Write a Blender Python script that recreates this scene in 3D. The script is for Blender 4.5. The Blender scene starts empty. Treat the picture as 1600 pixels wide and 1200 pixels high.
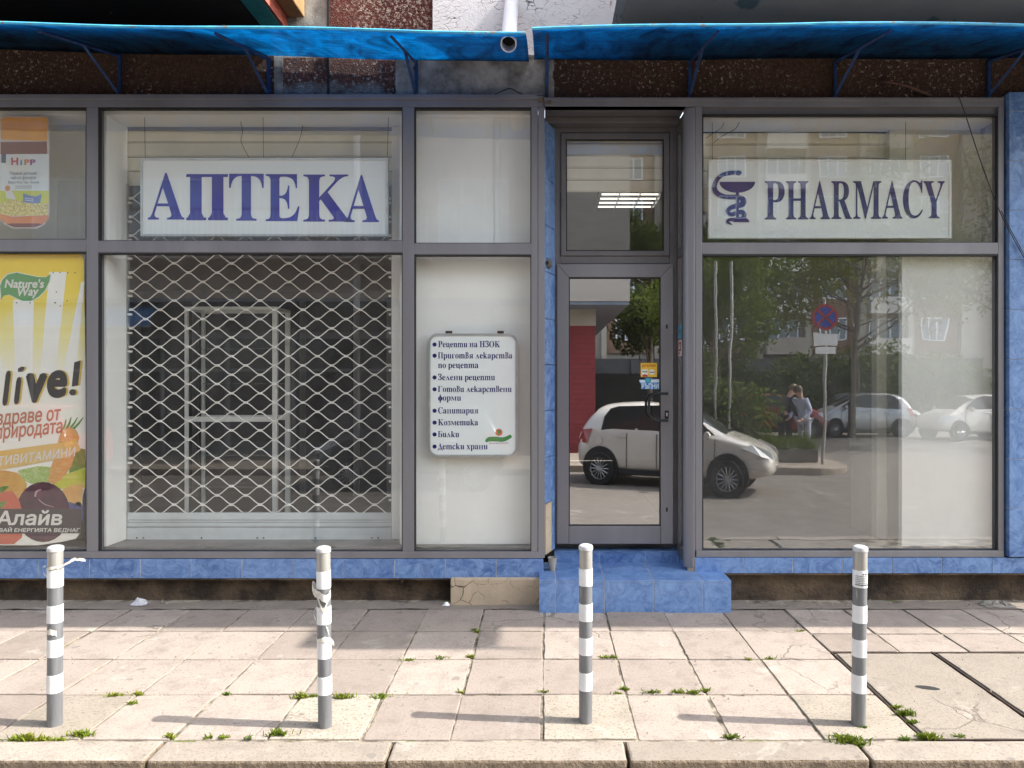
import bpy, bmesh, math, random
from mathutils import Vector, Matrix
R = math.radians
sc = bpy.context.scene
col = sc.collection
random.seed(7)

# ------------------------------------------------------------------ camera, sky, sun, exposure
F, D, CU, CV, CH = 1063.0, 5.15, 850.0, 600.0, 1.65     # focal length in px of the 1600 px photo, distance to shopfront
cd = bpy.data.cameras.new('camera'); cam = bpy.data.objects.new('camera', cd); col.objects.link(cam)
cd.sensor_width = 36; cd.lens = F/1600*36; cd.shift_x = -(CU-800)/1600
cd.clip_start = .05; cd.clip_end = 1000
cam.location = (0, -D, CH); cam.rotation_euler = (R(90), 0, 0)
sc.camera = cam

w = bpy.data.worlds.new('World'); sc.world = w; w.use_nodes = True
wn = w.node_tree
sky = wn.nodes.new('ShaderNodeTexSky'); sky.sky_type = 'NISHITA'; sky.sun_disc = False
SUN = Vector((.97, -.09, 1)).normalized()
sky.sun_elevation = math.asin(SUN.z); sky.sun_rotation = math.atan2(SUN.x, SUN.y)
sky.air_density = 1.0; sky.dust_density = 2.0; sky.ozone_density = .6
hs = wn.nodes.new('ShaderNodeHueSaturation'); hs.inputs['Saturation'].default_value = .55      # sky colour muted so its light tints the shade less blue
wn.links.new(sky.outputs[0], hs.inputs['Color']); wn.links.new(hs.outputs[0], wn.nodes['Background'].inputs[0])
wn.nodes['Background'].inputs[1].default_value = .15
sd = bpy.data.lights.new('sun', 'SUN'); sd.energy = 2.0; sd.angle = R(.53); sd.color = (1, .95, .88)
so = bpy.data.objects.new('sun', sd); col.objects.link(so); so.location = (8, -3, 12)
so.rotation_euler = (-SUN).to_track_quat('-Z', 'Y').to_euler()
sc.view_settings.view_transform = 'Standard'; sc.view_settings.look = 'None'
sc.view_settings.exposure = 2.2; sc.view_settings.gamma = 1
sc.render.engine = 'CYCLES'
sc.cycles.max_bounces = 10; sc.cycles.diffuse_bounces = 6; sc.cycles.transparent_max_bounces = 16
sc.cycles.caustics_reflective = False; sc.cycles.caustics_refractive = False
sc.cycles.use_denoising = True

# ------------------------------------------------------------------ helpers
def P(u, v, Y=0.0):
    Z = D+Y
    return Vector(((u-CU)/F*Z, Y, CH-(v-CV)/F*Z))
def PX(u, Y=0.0): return (u-CU)/F*(D+Y)
def PZ(v, Y=0.0): return CH-(v-CV)/F*(D+Y)
def G(u, v):
    Z = CH*F/(v-CV)
    return Vector(((u-CU)/F*Z, Z-D, 0))

class MB:
    def __init__(s): s.v = []; s.f = []; s.m = []
    def add(s, vs, fs, mi=0):
        b = len(s.v); s.v += [tuple(x) for x in vs]
        for f in fs: s.f.append([b+i for i in f]); s.m.append(mi)
        return s
    def box(s, x0, x1, y0, y1, z0, z1, mi=0):
        x0, x1 = min(x0, x1), max(x0, x1); y0, y1 = min(y0, y1), max(y0, y1); z0, z1 = min(z0, z1), max(z0, z1)
        return s.add([(x0,y0,z0),(x1,y0,z0),(x1,y1,z0),(x0,y1,z0),(x0,y0,z1),(x1,y0,z1),(x1,y1,z1),(x0,y1,z1)],
              [(0,3,2,1),(4,5,6,7),(0,1,5,4),(1,2,6,5),(2,3,7,6),(3,0,4,7)], mi)
    def pbox(s, u0, u1, v0, v1, Y0, Y1, mi=0, Yr=None):
        """box whose front face fills the photo rectangle when seen at depth Yr (default Y0)"""
        Y = Y0 if Yr is None else Yr
        return s.box(PX(u0,Y), PX(u1,Y), Y0, Y1, PZ(v1,Y), PZ(v0,Y), mi)
    def prism_z(s, pts, z0, z1, mi=0):
        n = len(pts)
        vs = [(x,y,z0) for x,y in pts]+[(x,y,z1) for x,y in pts]
        fs = [tuple(range(n-1,-1,-1)), tuple(range(n,2*n))]+[(i,(i+1)%n,n+(i+1)%n,n+i) for i in range(n)]
        return s.add(vs, fs, mi)
    def prism_y(s, pts, y0, y1, mi=0):
        """pts (x,z) counter-clockwise seen from the front (-y)"""
        n = len(pts)
        vs = [(x,y0,z) for x,z in pts]+[(x,y1,z) for x,z in pts]
        fs = [tuple(range(n)), tuple(range(2*n-1,n-1,-1))]+[(i,n+i,n+(i+1)%n,(i+1)%n) for i in range(n)]
        return s.add(vs, fs, mi)
    def ppoly(s, pts, Y, th=.0008, mi=0):
        """flat shape given in photo pixels at depth Y"""
        q = [(PX(u,Y), PZ(v,Y)) for u,v in pts]
        a = sum(q[i][0]*q[(i+1)%len(q)][1]-q[(i+1)%len(q)][0]*q[i][1] for i in range(len(q)))
        if a < 0: q.reverse()
        return s.prism_y(q, Y, Y+th, mi)
    def tube(s, pts, r, n=6, mi=0, cap=True):
        pts = [Vector(p) for p in pts]; k = len(pts)
        rs = r if isinstance(r, (list, tuple)) else [r]*k
        vs = []; up = None
        for i, p in enumerate(pts):
            t = (pts[min(i+1,k-1)]-pts[max(i-1,0)]).normalized()
            if up is None:
                up = Vector((0,0,1)) if abs(t.z) < .9 else Vector((1,0,0))
            a = t.cross(up)
            if a.length < 1e-5: a = t.cross(Vector((0,1,0)))
            a.normalize(); b = a.cross(t).normalized(); up = b
            for j in range(n):
                q = 2*math.pi*j/n
                vs.append(p+a*math.cos(q)*rs[i]+b*math.sin(q)*rs[i])
        fs = [(i*n+j, i*n+(j+1)%n, (i+1)*n+(j+1)%n, (i+1)*n+j) for i in range(k-1) for j in range(n)]
        if cap: fs += [tuple(range(n-1,-1,-1)), tuple(range((k-1)*n, k*n))]
        return s.add(vs, fs, mi)
    def lathe(s, prof, n=24, c=(0,0,0), mi=0, axis='z'):
        vs = []; k = len(prof)
        for r, h in prof:
            for j in range(n):
                q = 2*math.pi*j/n
                p = (r*math.cos(q), r*math.sin(q), h)
                if axis == 'y': p = (p[0], p[2], p[1])
                vs.append((c[0]+p[0], c[1]+p[1], c[2]+p[2]))
        fs = [(i*n+j, i*n+(j+1)%n, (i+1)*n+(j+1)%n, (i+1)*n+j) for i in range(k-1) for j in range(n)]
        return s.add(vs, fs, mi)
    def xf(s, M):
        s.v = [tuple(M @ Vector(p)) for p in s.v]; return s
    def merge(s, o, mi=None):
        b = len(s.v); s.v += o.v; s.f += [[b+i for i in f] for f in o.f]; s.m += (o.m if mi is None else [mi]*len(o.f)); return s

def origin(o):
    v = Vector((0,0,0))
    while o: v += o.location; o = o.parent
    return v
def thing(name, label, cat, loc=(0,0,0), rotz=0, group=None):
    o = bpy.data.objects.new(name, None); col.objects.link(o); o.empty_display_size = .1
    o.location = loc; o.rotation_euler = (0,0,rotz); o['label'] = label; o['category'] = cat
    if group: o['group'] = group
    return o
def obj(name, mb, mats, parent=None, bevel=0, smooth=False, sub=0, label=None, kind=None, local=False, seg=2, fixn=True):
    """one mesh object; mb is in world coordinates unless local (then in the parent's own space)"""
    me = bpy.data.meshes.new(name)
    off = Vector((0,0,0)) if (local or parent is None) else origin(parent)
    me.from_pydata([Vector(p)-off for p in mb.v], [], mb.f)
    if not isinstance(mats, (list, tuple)): mats = [mats]
    for m in mats: me.materials.append(m)
    me.polygons.foreach_set('material_index', mb.m)
    if fixn:
        bm = bmesh.new(); bm.from_mesh(me); bmesh.ops.recalc_face_normals(bm, faces=bm.faces); bm.to_mesh(me); bm.free()
    if smooth:
        me.polygons.foreach_set('use_smooth', [True]*len(me.polygons))
        if not sub: me.set_sharp_from_angle(angle=R(38))
    me.update()
    o = bpy.data.objects.new(name, me); col.objects.link(o)
    if parent: o.parent = parent
    if bevel:
        b = o.modifiers.new('bevel', 'BEVEL'); b.width = bevel; b.segments = seg; b.limit_method = 'ANGLE'; b.angle_limit = R(40)
        b.harden_normals = False
    if sub:
        m_ = o.modifiers.new('sub', 'SUBSURF'); m_.levels = sub; m_.render_levels = sub
    if label: o['label'] = label
    if kind: o['kind'] = kind
    return o
def tag(o, label, cat, group=None):
    o['label'] = label; o['category'] = cat
    if group: o['group'] = group
    return o
def copy_tree(o, parent=None):
    c = o.copy(); col.objects.link(c)
    if parent: c.parent = parent
    for ch in list(o.children): copy_tree(ch, c)
    return c

# ------------------------------------------------------------------ materials
def base_mat(name):
    m = bpy.data.materials.new(name); m.use_nodes = True
    nt = m.node_tree; return m, nt, nt.nodes['Principled BSDF']
def N(nt, t, **kw):
    n = nt.nodes.new(t)
    for k, v in kw.items(): setattr(n, k, v)
    return n
def coords(nt, scale=(1,1,1)):
    tc = N(nt, 'ShaderNodeTexCoord'); mp = N(nt, 'ShaderNodeMapping')
    nt.links.new(tc.outputs['Object'], mp.inputs[0]); mp.inputs['Scale'].default_value = scale
    return mp.outputs[0]
def noise(nt, vec, scale, detail=5, rough=.6, dist=0):
    n = N(nt, 'ShaderNodeTexNoise'); nt.links.new(vec, n.inputs['Vector'])
    n.inputs['Scale'].default_value = scale; n.inputs['Detail'].default_value = detail
    n.inputs['Roughness'].default_value = rough; n.inputs['Distortion'].default_value = dist
    return n.outputs['Fac']
def ramp(nt, fac, stops):
    r = N(nt, 'ShaderNodeValToRGB'); nt.links.new(fac, r.inputs[0])
    e = r.color_ramp.elements
    while len(e) < len(stops): e.new(.5)
    for i, (p, c) in enumerate(stops):
        e[i].position = p; e[i].color = (c if isinstance(c, tuple) else (c, c, c))+(1,) if not (isinstance(c, tuple) and len(c) == 4) else c
    return r.outputs[0]
def mixc(nt, fac, a, b, mode='MIX'):
    x = N(nt, 'ShaderNodeMix', data_type='RGBA', blend_type=mode)
    for sock, val in ((x.inputs[0], fac), (x.inputs[6], a), (x.inputs[7], b)):
        if hasattr(val, 'is_output'): nt.links.new(val, sock)
        elif isinstance(val, tuple): sock.default_value = val+(1,)
        else: sock.default_value = val
    return x.outputs[2]
def math_(nt, op, a, b=0.0, c=None):
    x = N(nt, 'ShaderNodeMath', operation=op)
    for i, val in enumerate((a, b, c)):
        if val is None: continue
        if hasattr(val, 'is_output'): nt.links.new(val, x.inputs[i])
        else: x.inputs[i].default_value = val
    return x.outputs[0]
def bump(nt, bsdf, h, strength, dist=.01):
    b = N(nt, 'ShaderNodeBump'); nt.links.new(h, b.inputs['Height'])
    b.inputs['Strength'].default_value = strength; b.inputs['Distance'].default_value = dist
    nt.links.new(b.outputs[0], bsdf.inputs['Normal'])
def mat(name, c1, c2=None, scale=4, rough=.6, metal=0, bmp=0, bscale=40, stretch=(1,1,1), lo=.35, hi=.65, spots=None, bd=.004, coat=0, spec=.5):
    m, nt, b = base_mat(name)
    v = coords(nt, stretch)
    if c2 is None: c2 = tuple(x*.82 for x in c1)
    c = ramp(nt, noise(nt, v, scale, 8), [(lo, c1), (hi, c2)])
    if spots:   # (scale, threshold, colour)
        s_, t_, cc = spots
        c = mixc(nt, ramp(nt, noise(nt, v, s_, 4, .55), [(t_, 0.0), (t_+.04, 1.0)]), c, cc)
    nt.links.new(c, b.inputs['Base Color'])
    b.inputs['Roughness'].default_value = rough; b.inputs['Metallic'].default_value = metal
    b.inputs['Coat Weight'].default_value = coat; b.inputs['Specular IOR Level'].default_value = spec
    if bmp: bump(nt, b, noise(nt, v, bscale, 6), bmp, bd)
    return m
def pebble_mat(name, c1, c2, chip=(.55,.5,.42), chip_t=.72, low=None):
    m, nt, b = base_mat(name); v = coords(nt)
    vo = N(nt, 'ShaderNodeTexVoronoi'); nt.links.new(v, vo.inputs['Vector']); vo.inputs['Scale'].default_value = 95
    n1 = noise(nt, v, 45, 8, .75)
    c = ramp(nt, n1, [(.35, c2), (.62, c1)])
    c = mixc(nt, ramp(nt, noise(nt, v, 2.2, 5), [(.4, 0.0), (.65, .55)]), c, tuple(x*.45 for x in c1))
    if low:      # grey render showing where the coat has come off towards the bottom
        z0, z1, cl = low
        sep = N(nt, 'ShaderNodeSeparateXYZ'); nt.links.new(v, sep.inputs[0])
        zz = math_(nt, 'ADD', sep.outputs[2], math_(nt, 'MULTIPLY', noise(nt, v, 5, 7, .65), .55))
        mr = N(nt, 'ShaderNodeMapRange'); nt.links.new(zz, mr.inputs[0])
        mr.inputs[1].default_value = z0; mr.inputs[2].default_value = z1; mr.inputs[3].default_value = 1; mr.inputs[4].default_value = 0
        c = mixc(nt, mr.outputs[0], c, cl)
    chm = math_(nt, 'MULTIPLY', ramp(nt, noise(nt, v, 34, 5, .75), [(chip_t-.08, 0.0), (chip_t-.05, 1.0)]), ramp(nt, noise(nt, v, 2.1, 3), [(.46, 0.12), (.60, 1.0)]))
    c = mixc(nt, chm, c, chip)
    nt.links.new(c, b.inputs['Base Color']); b.inputs['Roughness'].default_value = .95
    h = mixc(nt, .5, vo.outputs['Distance'], n1)
    bump(nt, b, h, 1.0, .02)
    return m
def crack_paint(name, c1, c2, crack, scale=(3,3,9), amount=.035):
    m, nt, b = base_mat(name); v = coords(nt)
    n0 = N(nt, 'ShaderNodeTexNoise'); nt.links.new(v, n0.inputs['Vector']); n0.inputs['Scale'].default_value = 6
    mp = N(nt, 'ShaderNodeMapping'); nt.links.new(mixc(nt, .12, v, n0.outputs['Color']), mp.inputs[0]); mp.inputs['Scale'].default_value = scale
    vo = N(nt, 'ShaderNodeTexVoronoi', feature='DISTANCE_TO_EDGE'); nt.links.new(mp.outputs[0], vo.inputs['Vector']); vo.inputs['Scale'].default_value = 4
    ck = ramp(nt, vo.outputs['Distance'], [(amount*.4, 1.0), (amount, 0.0)])
    ck = math_(nt, 'MULTIPLY', ck, ramp(nt, noise(nt, v, 4, 4), [(.42, 0.0), (.58, .9)]))
    c = ramp(nt, noise(nt, v, 3, 8), [(.35, c1), (.7, c2)])
    nt.links.new(mixc(nt, ck, c, crack), b.inputs['Base Color']); b.inputs['Roughness'].default_value = .85
    bump(nt, b, math_(nt, 'SUBTRACT', noise(nt, v, 60, 6), math_(nt, 'MULTIPLY', ck, .8)), .4, .006)
    return m
def tile_mat(name, dark, light):
    m, nt, b = base_mat(name); v = coords(nt, (1,1,1))
    n = noise(nt, v, 8, 10, .78, 1.6)
    c = ramp(nt, n, [(.40, dark), (.5, tuple((a+d)/2 for a, d in zip(dark, light))), (.60, light)])
    oi = noise(nt, v, 1.3, 1)
    c = mixc(nt, ramp(nt, oi, [(.4, 0.0), (.6, .3)]), c, tuple(x*1.15 for x in light))
    c = mixc(nt, ramp(nt, noise(nt, v, 3, 6, .7), [(.6, 0.0), (.8, .35)]), c, (.33,.32,.30))
    nt.links.new(c, b.inputs['Base Color']); b.inputs['Roughness'].default_value = .28
    b.inputs['Specular IOR Level'].default_value = .45
    bump(nt, b, noise(nt, v, 12, 3), .08, .004)
    return m
def slab_mat(name, c1, c2, crack=True, speck=.5):
    m, nt, b = base_mat(name); v = coords(nt)
    at = N(nt, 'ShaderNodeAttribute', attribute_name='tone')
    c = ramp(nt, noise(nt, v, 1.8, 8, .65), [(.3, c1), (.7, c2)])
    c = mixc(nt, .5, c, mixc(nt, at.outputs['Fac'], tuple(x*.72 for x in c1), tuple(min(1, x*1.12) for x in c2)))
    sp = ramp(nt, noise(nt, v, 70, 4, .65), [(.55, 0.0), (.60, speck)])
    c = mixc(nt, sp, c, (.17,.14,.11))
    dirt = ramp(nt, noise(nt, v, 6, 7, .7), [(.48, 0.0), (.72, .6)])
    c = mixc(nt, dirt, c, tuple(x*.6 for x in c1))
    pale = ramp(nt, noise(nt, v, 3.1, 6, .7, .5), [(.6, 0.0), (.72, .5)])
    c = mixc(nt, pale, c, (.47,.44,.385))
    gum = ramp(nt, noise(nt, v, 11, 1, .4), [(.72, 0.0), (.735, .5)])
    c = mixc(nt, gum, c, (.12,.11,.10))
    h = noise(nt, v, 110, 5, .7)
    if crack:
        nn = N(nt, 'ShaderNodeTexNoise'); nt.links.new(v, nn.inputs['Vector']); nn.inputs['Scale'].default_value = 3.5; nn.inputs['Detail'].default_value = 6
        vo = N(nt, 'ShaderNodeTexVoronoi', feature='DISTANCE_TO_EDGE'); nt.links.new(mixc(nt, .25, v, nn.outputs['Color']), vo.inputs['Vector']); vo.inputs['Scale'].default_value = 1.9
        ck = ramp(nt, vo.outputs['Distance'], [(.004, 1.0), (.009, 0.0)])
        ck = math_(nt, 'MULTIPLY', ck, ramp(nt, noise(nt, v, .9, 2), [(.54, 0.0), (.62, .7)]))
        c = mixc(nt, ck, c, (.13,.11,.09))
        h = math_(nt, 'SUBTRACT', h, math_(nt, 'MULTIPLY', ck, 1.5))
    nt.links.new(c, b.inputs['Base Color']); b.inputs['Roughness'].default_value = .93
    b.inputs['Specular IOR Level'].default_value = .25
    bump(nt, b, h, .55, .006)
    return m
def glass_mat(name, refl, tint=(.97,.985,.975), dust=.03, wav=.0, dustc=(.75,.75,.72)):
    """coated shop glass: part mirror, part clear, a thin film of dust"""
    m = bpy.data.materials.new(name); m.use_nodes = True; nt = m.node_tree
    for n in list(nt.nodes): nt.nodes.remove(n)
    out = N(nt, 'ShaderNodeOutputMaterial'); v = coords(nt)
    tr = N(nt, 'ShaderNodeBsdfTransparent'); tr.inputs[0].default_value = tint+(1,)
    gl = N(nt, 'ShaderNodeBsdfGlossy'); gl.inputs['Roughness'].default_value = 0.0; gl.inputs[0].default_value = (.97,.98,1,1)
    df = N(nt, 'ShaderNodeBsdfDiffuse'); df.inputs[0].default_value = dustc+(1,)
    lw = N(nt, 'ShaderNodeLayerWeight'); lw.inputs[0].default_value = .5
    fac = math_(nt, 'ADD', refl, math_(nt, 'MULTIPLY', math_(nt, 'POWER', lw.outputs['Facing'], 5.0), 1-refl))
    m1 = N(nt, 'ShaderNodeMixShader'); nt.links.new(fac, m1.inputs[0]); nt.links.new(tr.outputs[0], m1.inputs[1]); nt.links.new(gl.outputs[0], m1.inputs[2])
    m2 = N(nt, 'ShaderNodeMixShader'); nt.links.new(m1.outputs[0], m2.inputs[1]); nt.links.new(df.outputs[0], m2.inputs[2])
    vs = coords(nt, (1.5,1.5,.6))
    d = math_(nt, 'MULTIPLY', ramp(nt, noise(nt, vs, 3, 9, .7, .6), [(.3, .25), (.75, 1.0)]), dust)
    sc_ = ramp(nt, noise(nt, coords(nt, (4,4,.5)), 14, 8, .75), [(.62, 0.0), (.8, 1.0)])
    d = math_(nt, 'ADD', d, math_(nt, 'MULTIPLY', sc_, dust*.9))
    nt.links.new(d, m2.inputs[0])
    if wav:
        b = N(nt, 'ShaderNodeBump'); nt.links.new(noise(nt, v, 1.6, 2), b.inputs['Height'])
        b.inputs['Strength'].default_value = 1; b.inputs['Distance'].default_value = wav
        nt.links.new(b.outputs[0], gl.inputs['Normal'])
    nt.links.new(m2.outputs[0], out.inputs[0])
    return m
def awning_mat(name):
    m = bpy.data.materials.new(name); m.use_nodes = True; nt = m.node_tree
    for n in list(nt.nodes): nt.nodes.remove(n)
    out = N(nt, 'ShaderNodeOutputMaterial')
    v = coords(nt, (.35,6,1)); v2 = coords(nt, (1.2,.5,1))
    streak = ramp(nt, noise(nt, v, 7, 6, .7), [(.4, 0.0), (.62, 1.0)])
    dirt = ramp(nt, noise(nt, v2, 5, 9, .75, .8), [(.38, 0.0), (.68, .9)])
    c = mixc(nt, streak, (.005,.33,.62), (.010,.50,.78))
    c = mixc(nt, dirt, c, (.012,.06,.11))
    scr = ramp(nt, noise(nt, coords(nt, (9,1.1,1)), 5, 8, .8, .4), [(.60, 0.0), (.70, .55)])
    c = mixc(nt, scr, c, (.14,.42,.60))
    tl = N(nt, 'ShaderNodeBsdfTranslucent'); nt.links.new(c, tl.inputs[0])
    df = N(nt, 'ShaderNodeBsdfDiffuse'); nt.links.new(mixc(nt, .92, c, (.035,.040,.050)), df.inputs[0])
    tp = N(nt, 'ShaderNodeBsdfTransparent'); tp.inputs[0].default_value = (.06,.30,.60,1)
    gl = N(nt, 'ShaderNodeBsdfGlossy'); gl.inputs['Roughness'].default_value = .12
    a = N(nt, 'ShaderNodeMixShader'); a.inputs[0].default_value = .30; nt.links.new(tl.outputs[0], a.inputs[1]); nt.links.new(df.outputs[0], a.inputs[2])
    b = N(nt, 'ShaderNodeMixShader'); b.inputs[0].default_value = .16; nt.links.new(a.outputs[0], b.inputs[1]); nt.links.new(tp.outputs[0], b.inputs[2])
    c_ = N(nt, 'ShaderNodeMixShader'); c_.inputs[0].default_value = .05; nt.links.new(b.outputs[0], c_.inputs[1]); nt.links.new(gl.outputs[0], c_.inputs[2])
    nt.links.new(c_.outputs[0], out.inputs[0])
    return m
def leaf_mat(name, c1, c2, trans=.35):
    m = bpy.data.materials.new(name); m.use_nodes = True; nt = m.node_tree
    for n in list(nt.nodes): nt.nodes.remove(n)
    out = N(nt, 'ShaderNodeOutputMaterial'); v = coords(nt)
    c = ramp(nt, noise(nt, v, 2.3, 6, .7), [(.35, c1), (.65, c2)])
    d = N(nt, 'ShaderNodeBsdfDiffuse'); t = N(nt, 'ShaderNodeBsdfTranslucent')
    nt.links.new(c, d.inputs[0]); nt.links.new(mixc(nt, .5, c, (.21,.26,.07)), t.inputs[0])
    x = N(nt, 'ShaderNodeMixShader'); x.inputs[0].default_value = trans
    nt.links.new(d.outputs[0], x.inputs[1]); nt.links.new(t.outputs[0], x.inputs[2]); nt.links.new(x.outputs[0], out.inputs[0])
    return m
def flat(name, c, rough=.6, **k): return mat(name, c, tuple(x*.93 for x in c), rough=rough, **k)

ALU = mat('grey_aluminium', (.225,.222,.236), (.175,.172,.184), 2.5, .42, .25, .06, 80, (1,1,.12), spots=(9, .78, (.26,.25,.24)))
ALU_D = mat('dark_aluminium', (.150,.142,.148), (.115,.108,.112), 3, .45, .2, .05, 80)
GASKET = flat('black_rubber', (.012,.012,.012), .7)
TILE = tile_mat('blue_marbled_tile', (.045,.105,.28), (.17,.285,.50))
GROUT = mat('grout', (.50,.48,.45), (.34,.32,.30), 20, .9)
PEB_BROWN = pebble_mat('brown_pebbledash', (.115,.060,.038), (.030,.016,.010), chip_t=.66)
PEB_RED = pebble_mat('red_pebbledash', (.20,.045,.028), (.045,.014,.010), chip=(.5,.42,.33), chip_t=.60)
PEB_GREY = pebble_mat('peeling_pebbledash', (.17,.070,.050), (.045,.03,.024), chip=(.5,.45,.40), chip_t=.64, low=(4.10, 4.22, (.26,.29,.28)))
CONC = mat('stained_concrete', (.42,.42,.38), (.13,.12,.105), 6, .9, 0, .6, 90, spots=(5, .66, (.05,.035,.03)), bd=.008)
TAN = mat('tan_render', (.30,.23,.16), (.16,.11,.08), 30, .95, 0, 1, 60, bd=.02)
WHITEWALL = crack_paint('cracked_white_paint', (.86,.83,.81), (.76,.73,.70), (.06,.045,.04))
BASEWALL = mat('stained_base_wall', (.15,.105,.065), (.035,.024,.016), 3.5, .95, 0, .9, 30, lo=.35, hi=.6, spots=(7, .70, (.22,.17,.11)), bd=.02)
BEIGE = crack_paint('cracked_beige_render', (.46,.37,.26), (.36,.28,.20), (.09,.06,.045), (2,2,2.5), .03)
SOFFIT = mat('dirty_soffit', (.86,.80,.68), (.72,.68,.60), 1.2, .9, 0, .25, 60, spots=(2.4, .62, (.26,.36,.36)))
SOFFIT_D = mat('dark_soffit', (.020,.012,.009), (.008,.006,.005), 2, .95, 0, .6, 30, spots=(8, .72, (.12,.12,.10)))  # near-black brown underside colour with sparse paler spots
TEAL = mat('teal_paint', (.06,.38,.36), (.04,.24,.22), 5, .8, 0, .3, 40)
BRICKRED = mat('salmon_render', (.55,.14,.09), (.36,.09,.06), 5, .9, 0, .8, 90, bd=.01)
OCHRE = mat('ochre_render', (.42,.24,.09), (.25,.14,.06), 6, .9, 0, .5, 60)
WHITE_IN = mat('white_plaster', (.86,.85,.81), (.80,.79,.75), 2.5, .85, 0, .15, 60, spots=(22,.76,(.45,.43,.38)))
CREAM_IN = mat('cream_plaster', (.62,.60,.50), (.52,.50,.42), 2.5, .85, 0, .15, 40)
WHITE_P = flat('white_powder_coat', (.86,.86,.82), .4)
GRILLE = mat('cream_grille_steel', (.84,.82,.76), (.72,.69,.62), 6, .45, .1)
SLATM = mat('cream_shutter_slat', (.80,.76,.62), (.70,.66,.54), 3, .5)
IN_DARK = mat('dim_grey_wall', (.38,.37,.35), (.30,.29,.28), 1.4, .9)
IN_FLOOR = mat('grey_shop_floor', (.17,.17,.165), (.10,.10,.10), 3, .5, spots=(12, .7, (.25,.24,.22)))
IN_BLACK = flat('dark_fittings', (.022,.022,.024), .5)
SIGNW = mat('sign_acrylic', (.82,.86,.85), (.78,.81,.80), 2, .25, spots=(30, .76, (.4,.4,.4)))
NAVY = mat('navy_vinyl', (.006,.012,.36), (.005,.009,.27), 6, .6, spec=.25)
NAVY2 = mat('dark_navy_vinyl', (.010,.011,.17), (.007,.008,.12), 6, .6, spec=.25)
SILVER = mat('brushed_aluminium_edge', (.55,.57,.57), (.42,.44,.44), 8, .3, .5)
BLUEST = mat('blue_painted_steel', (.020,.065,.20), (.012,.03,.09), 9, .5, .1, .1, 60, spots=(16, .76, (.16,.08,.05)))
AWN = awning_mat('blue_polycarbonate')
AWN_EDGE = mat('lit_edge_cyan', (.10,.55,.80), (.05,.35,.62), 9, .4, spots=(22, .62, (.25,.24,.22)))  # glow of light through the sheet edge put into the colour
PIPEW = mat('white_plastic_pipe', (.82,.82,.84), (.76,.76,.78), 3, .35)
BLACK = flat('black_plastic', (.010,.010,.010), .32)
CHROME = flat('worn_chrome', (.62,.62,.62), .3, metal=.8)
SLAB = slab_mat('paving_slab', (.258,.214,.180), (.322,.275,.236))
SLAB2 = slab_mat('concrete_cover', (.258,.222,.181), (.315,.277,.229), True, .8)
KERBM = slab_mat('kerb_concrete', (.25,.214,.176), (.31,.27,.226), False, .7)
KERBF = mat('kerb_rough_face', (.26,.20,.14), (.15,.11,.07), 40, .95, 0, 1, 70, bd=.02)
JOINT = mat('sandy_joint', (.33,.29,.22), (.10,.08,.06), 7, .95, 0, 1, 50, lo=.42, hi=.58, spots=(3.2, .63, (.10,.12,.02)), bd=.012)
CEMENT = slab_mat('cement_patch', (.24,.205,.17), (.30,.262,.22), True, .4)
RUST = mat('rusty_steel', (.060,.032,.022), (.018,.012,.010), 20, .8, .3, .4, 60)
GALV = mat('grey_galvanised', (.20,.205,.21), (.135,.14,.147), 5, .42, .3, .05, 60, (6,6,.6), spots=(5,.64,(.30,.28,.25)))
GALV_T = mat('pale_galvanised', (.46,.45,.42), (.30,.29,.27), 5, .4, .5, .05, 60, (6,6,.4))
BANDW = mat('white_reflective_band', (.74,.74,.73), (.66,.655,.64), 9, .4, spots=(38,.72,(.36,.34,.31)))
TAPE = mat('torn_tape', (.72,.70,.64), (.50,.46,.38), 30, .5)
GRASS = leaf_mat('weed_green', (.10,.18,.02), (.27,.28,.04), .25)
ASPH = slab_mat('asphalt', (.19,.17,.145), (.235,.21,.18), False, .75)
G_LEFT = glass_mat('left_shop_glass', .085, dust=.02)
G_LLOW = glass_mat('grille_window_glass', .10, dust=.05)  # heavier dust layer; its grey veil is added to brighten the dark interior
G_RIGHT = glass_mat('right_shop_glass', .27, dust=.06, wav=.0011)
G_RTOP = glass_mat('right_top_glass', .13, dust=.025, wav=.0008)
G_DOOR = glass_mat('mirror_door_glass', .50, tint=(.75,.76,.74), dust=.012)
G_TRANS = glass_mat('transom_glass', .17, dust=.02)
CLEARB = glass_mat('pane_back', .0, tint=(1,1,1), dust=0)

# ------------------------------------------------------------------ ground: pavement, kerb, road
def jag(pts, step, amp, rnd):
    out = []
    n = len(pts)
    for i in range(n):
        a = Vector(pts[i]); b = Vector(pts[(i+1)%n]); k = max(1, int((b-a).length/step))
        nrm = Vector((-(b-a).y, (b-a).x)).normalized()
        for j in range(k):
            d = rnd.uniform(-amp, amp) if j else rnd.uniform(-amp*.6, amp*.6)
            if rnd.random() < .03: d += amp*1.6
            out.append(tuple(a+(b-a)*(j/k)+nrm*d))
    return out
def slab_obj(name, slabs, m, z0=-.06, bevel=.004):
    rnd = random.Random(3)
    mb = MB(); tone = []
    for (pts, zt, tilt) in slabs:
        q = jag(pts, .05, .0022, rnd)
        cx = sum(p[0] for p in q)/len(q); cy = sum(p[1] for p in q)/len(q)
        n = len(q); t = rnd.random()
        vs = [(x,y,z0) for x,y in q]+[(x,y,zt+tilt[0]*(x-cx)+tilt[1]*(y-cy)) for x,y in q]
        mb.add(vs, [tuple(range(n,2*n))]+[(i,(i+1)%n,n+(i+1)%n,n+i) for i in range(n)])
        tone += [t]*(2*n)
    o = obj(name, mb, m, bevel=bevel, seg=2)
    a = o.data.attributes.new('tone', 'FLOAT', 'POINT'); a.data.foreach_set('value', tone)
    return o
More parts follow.
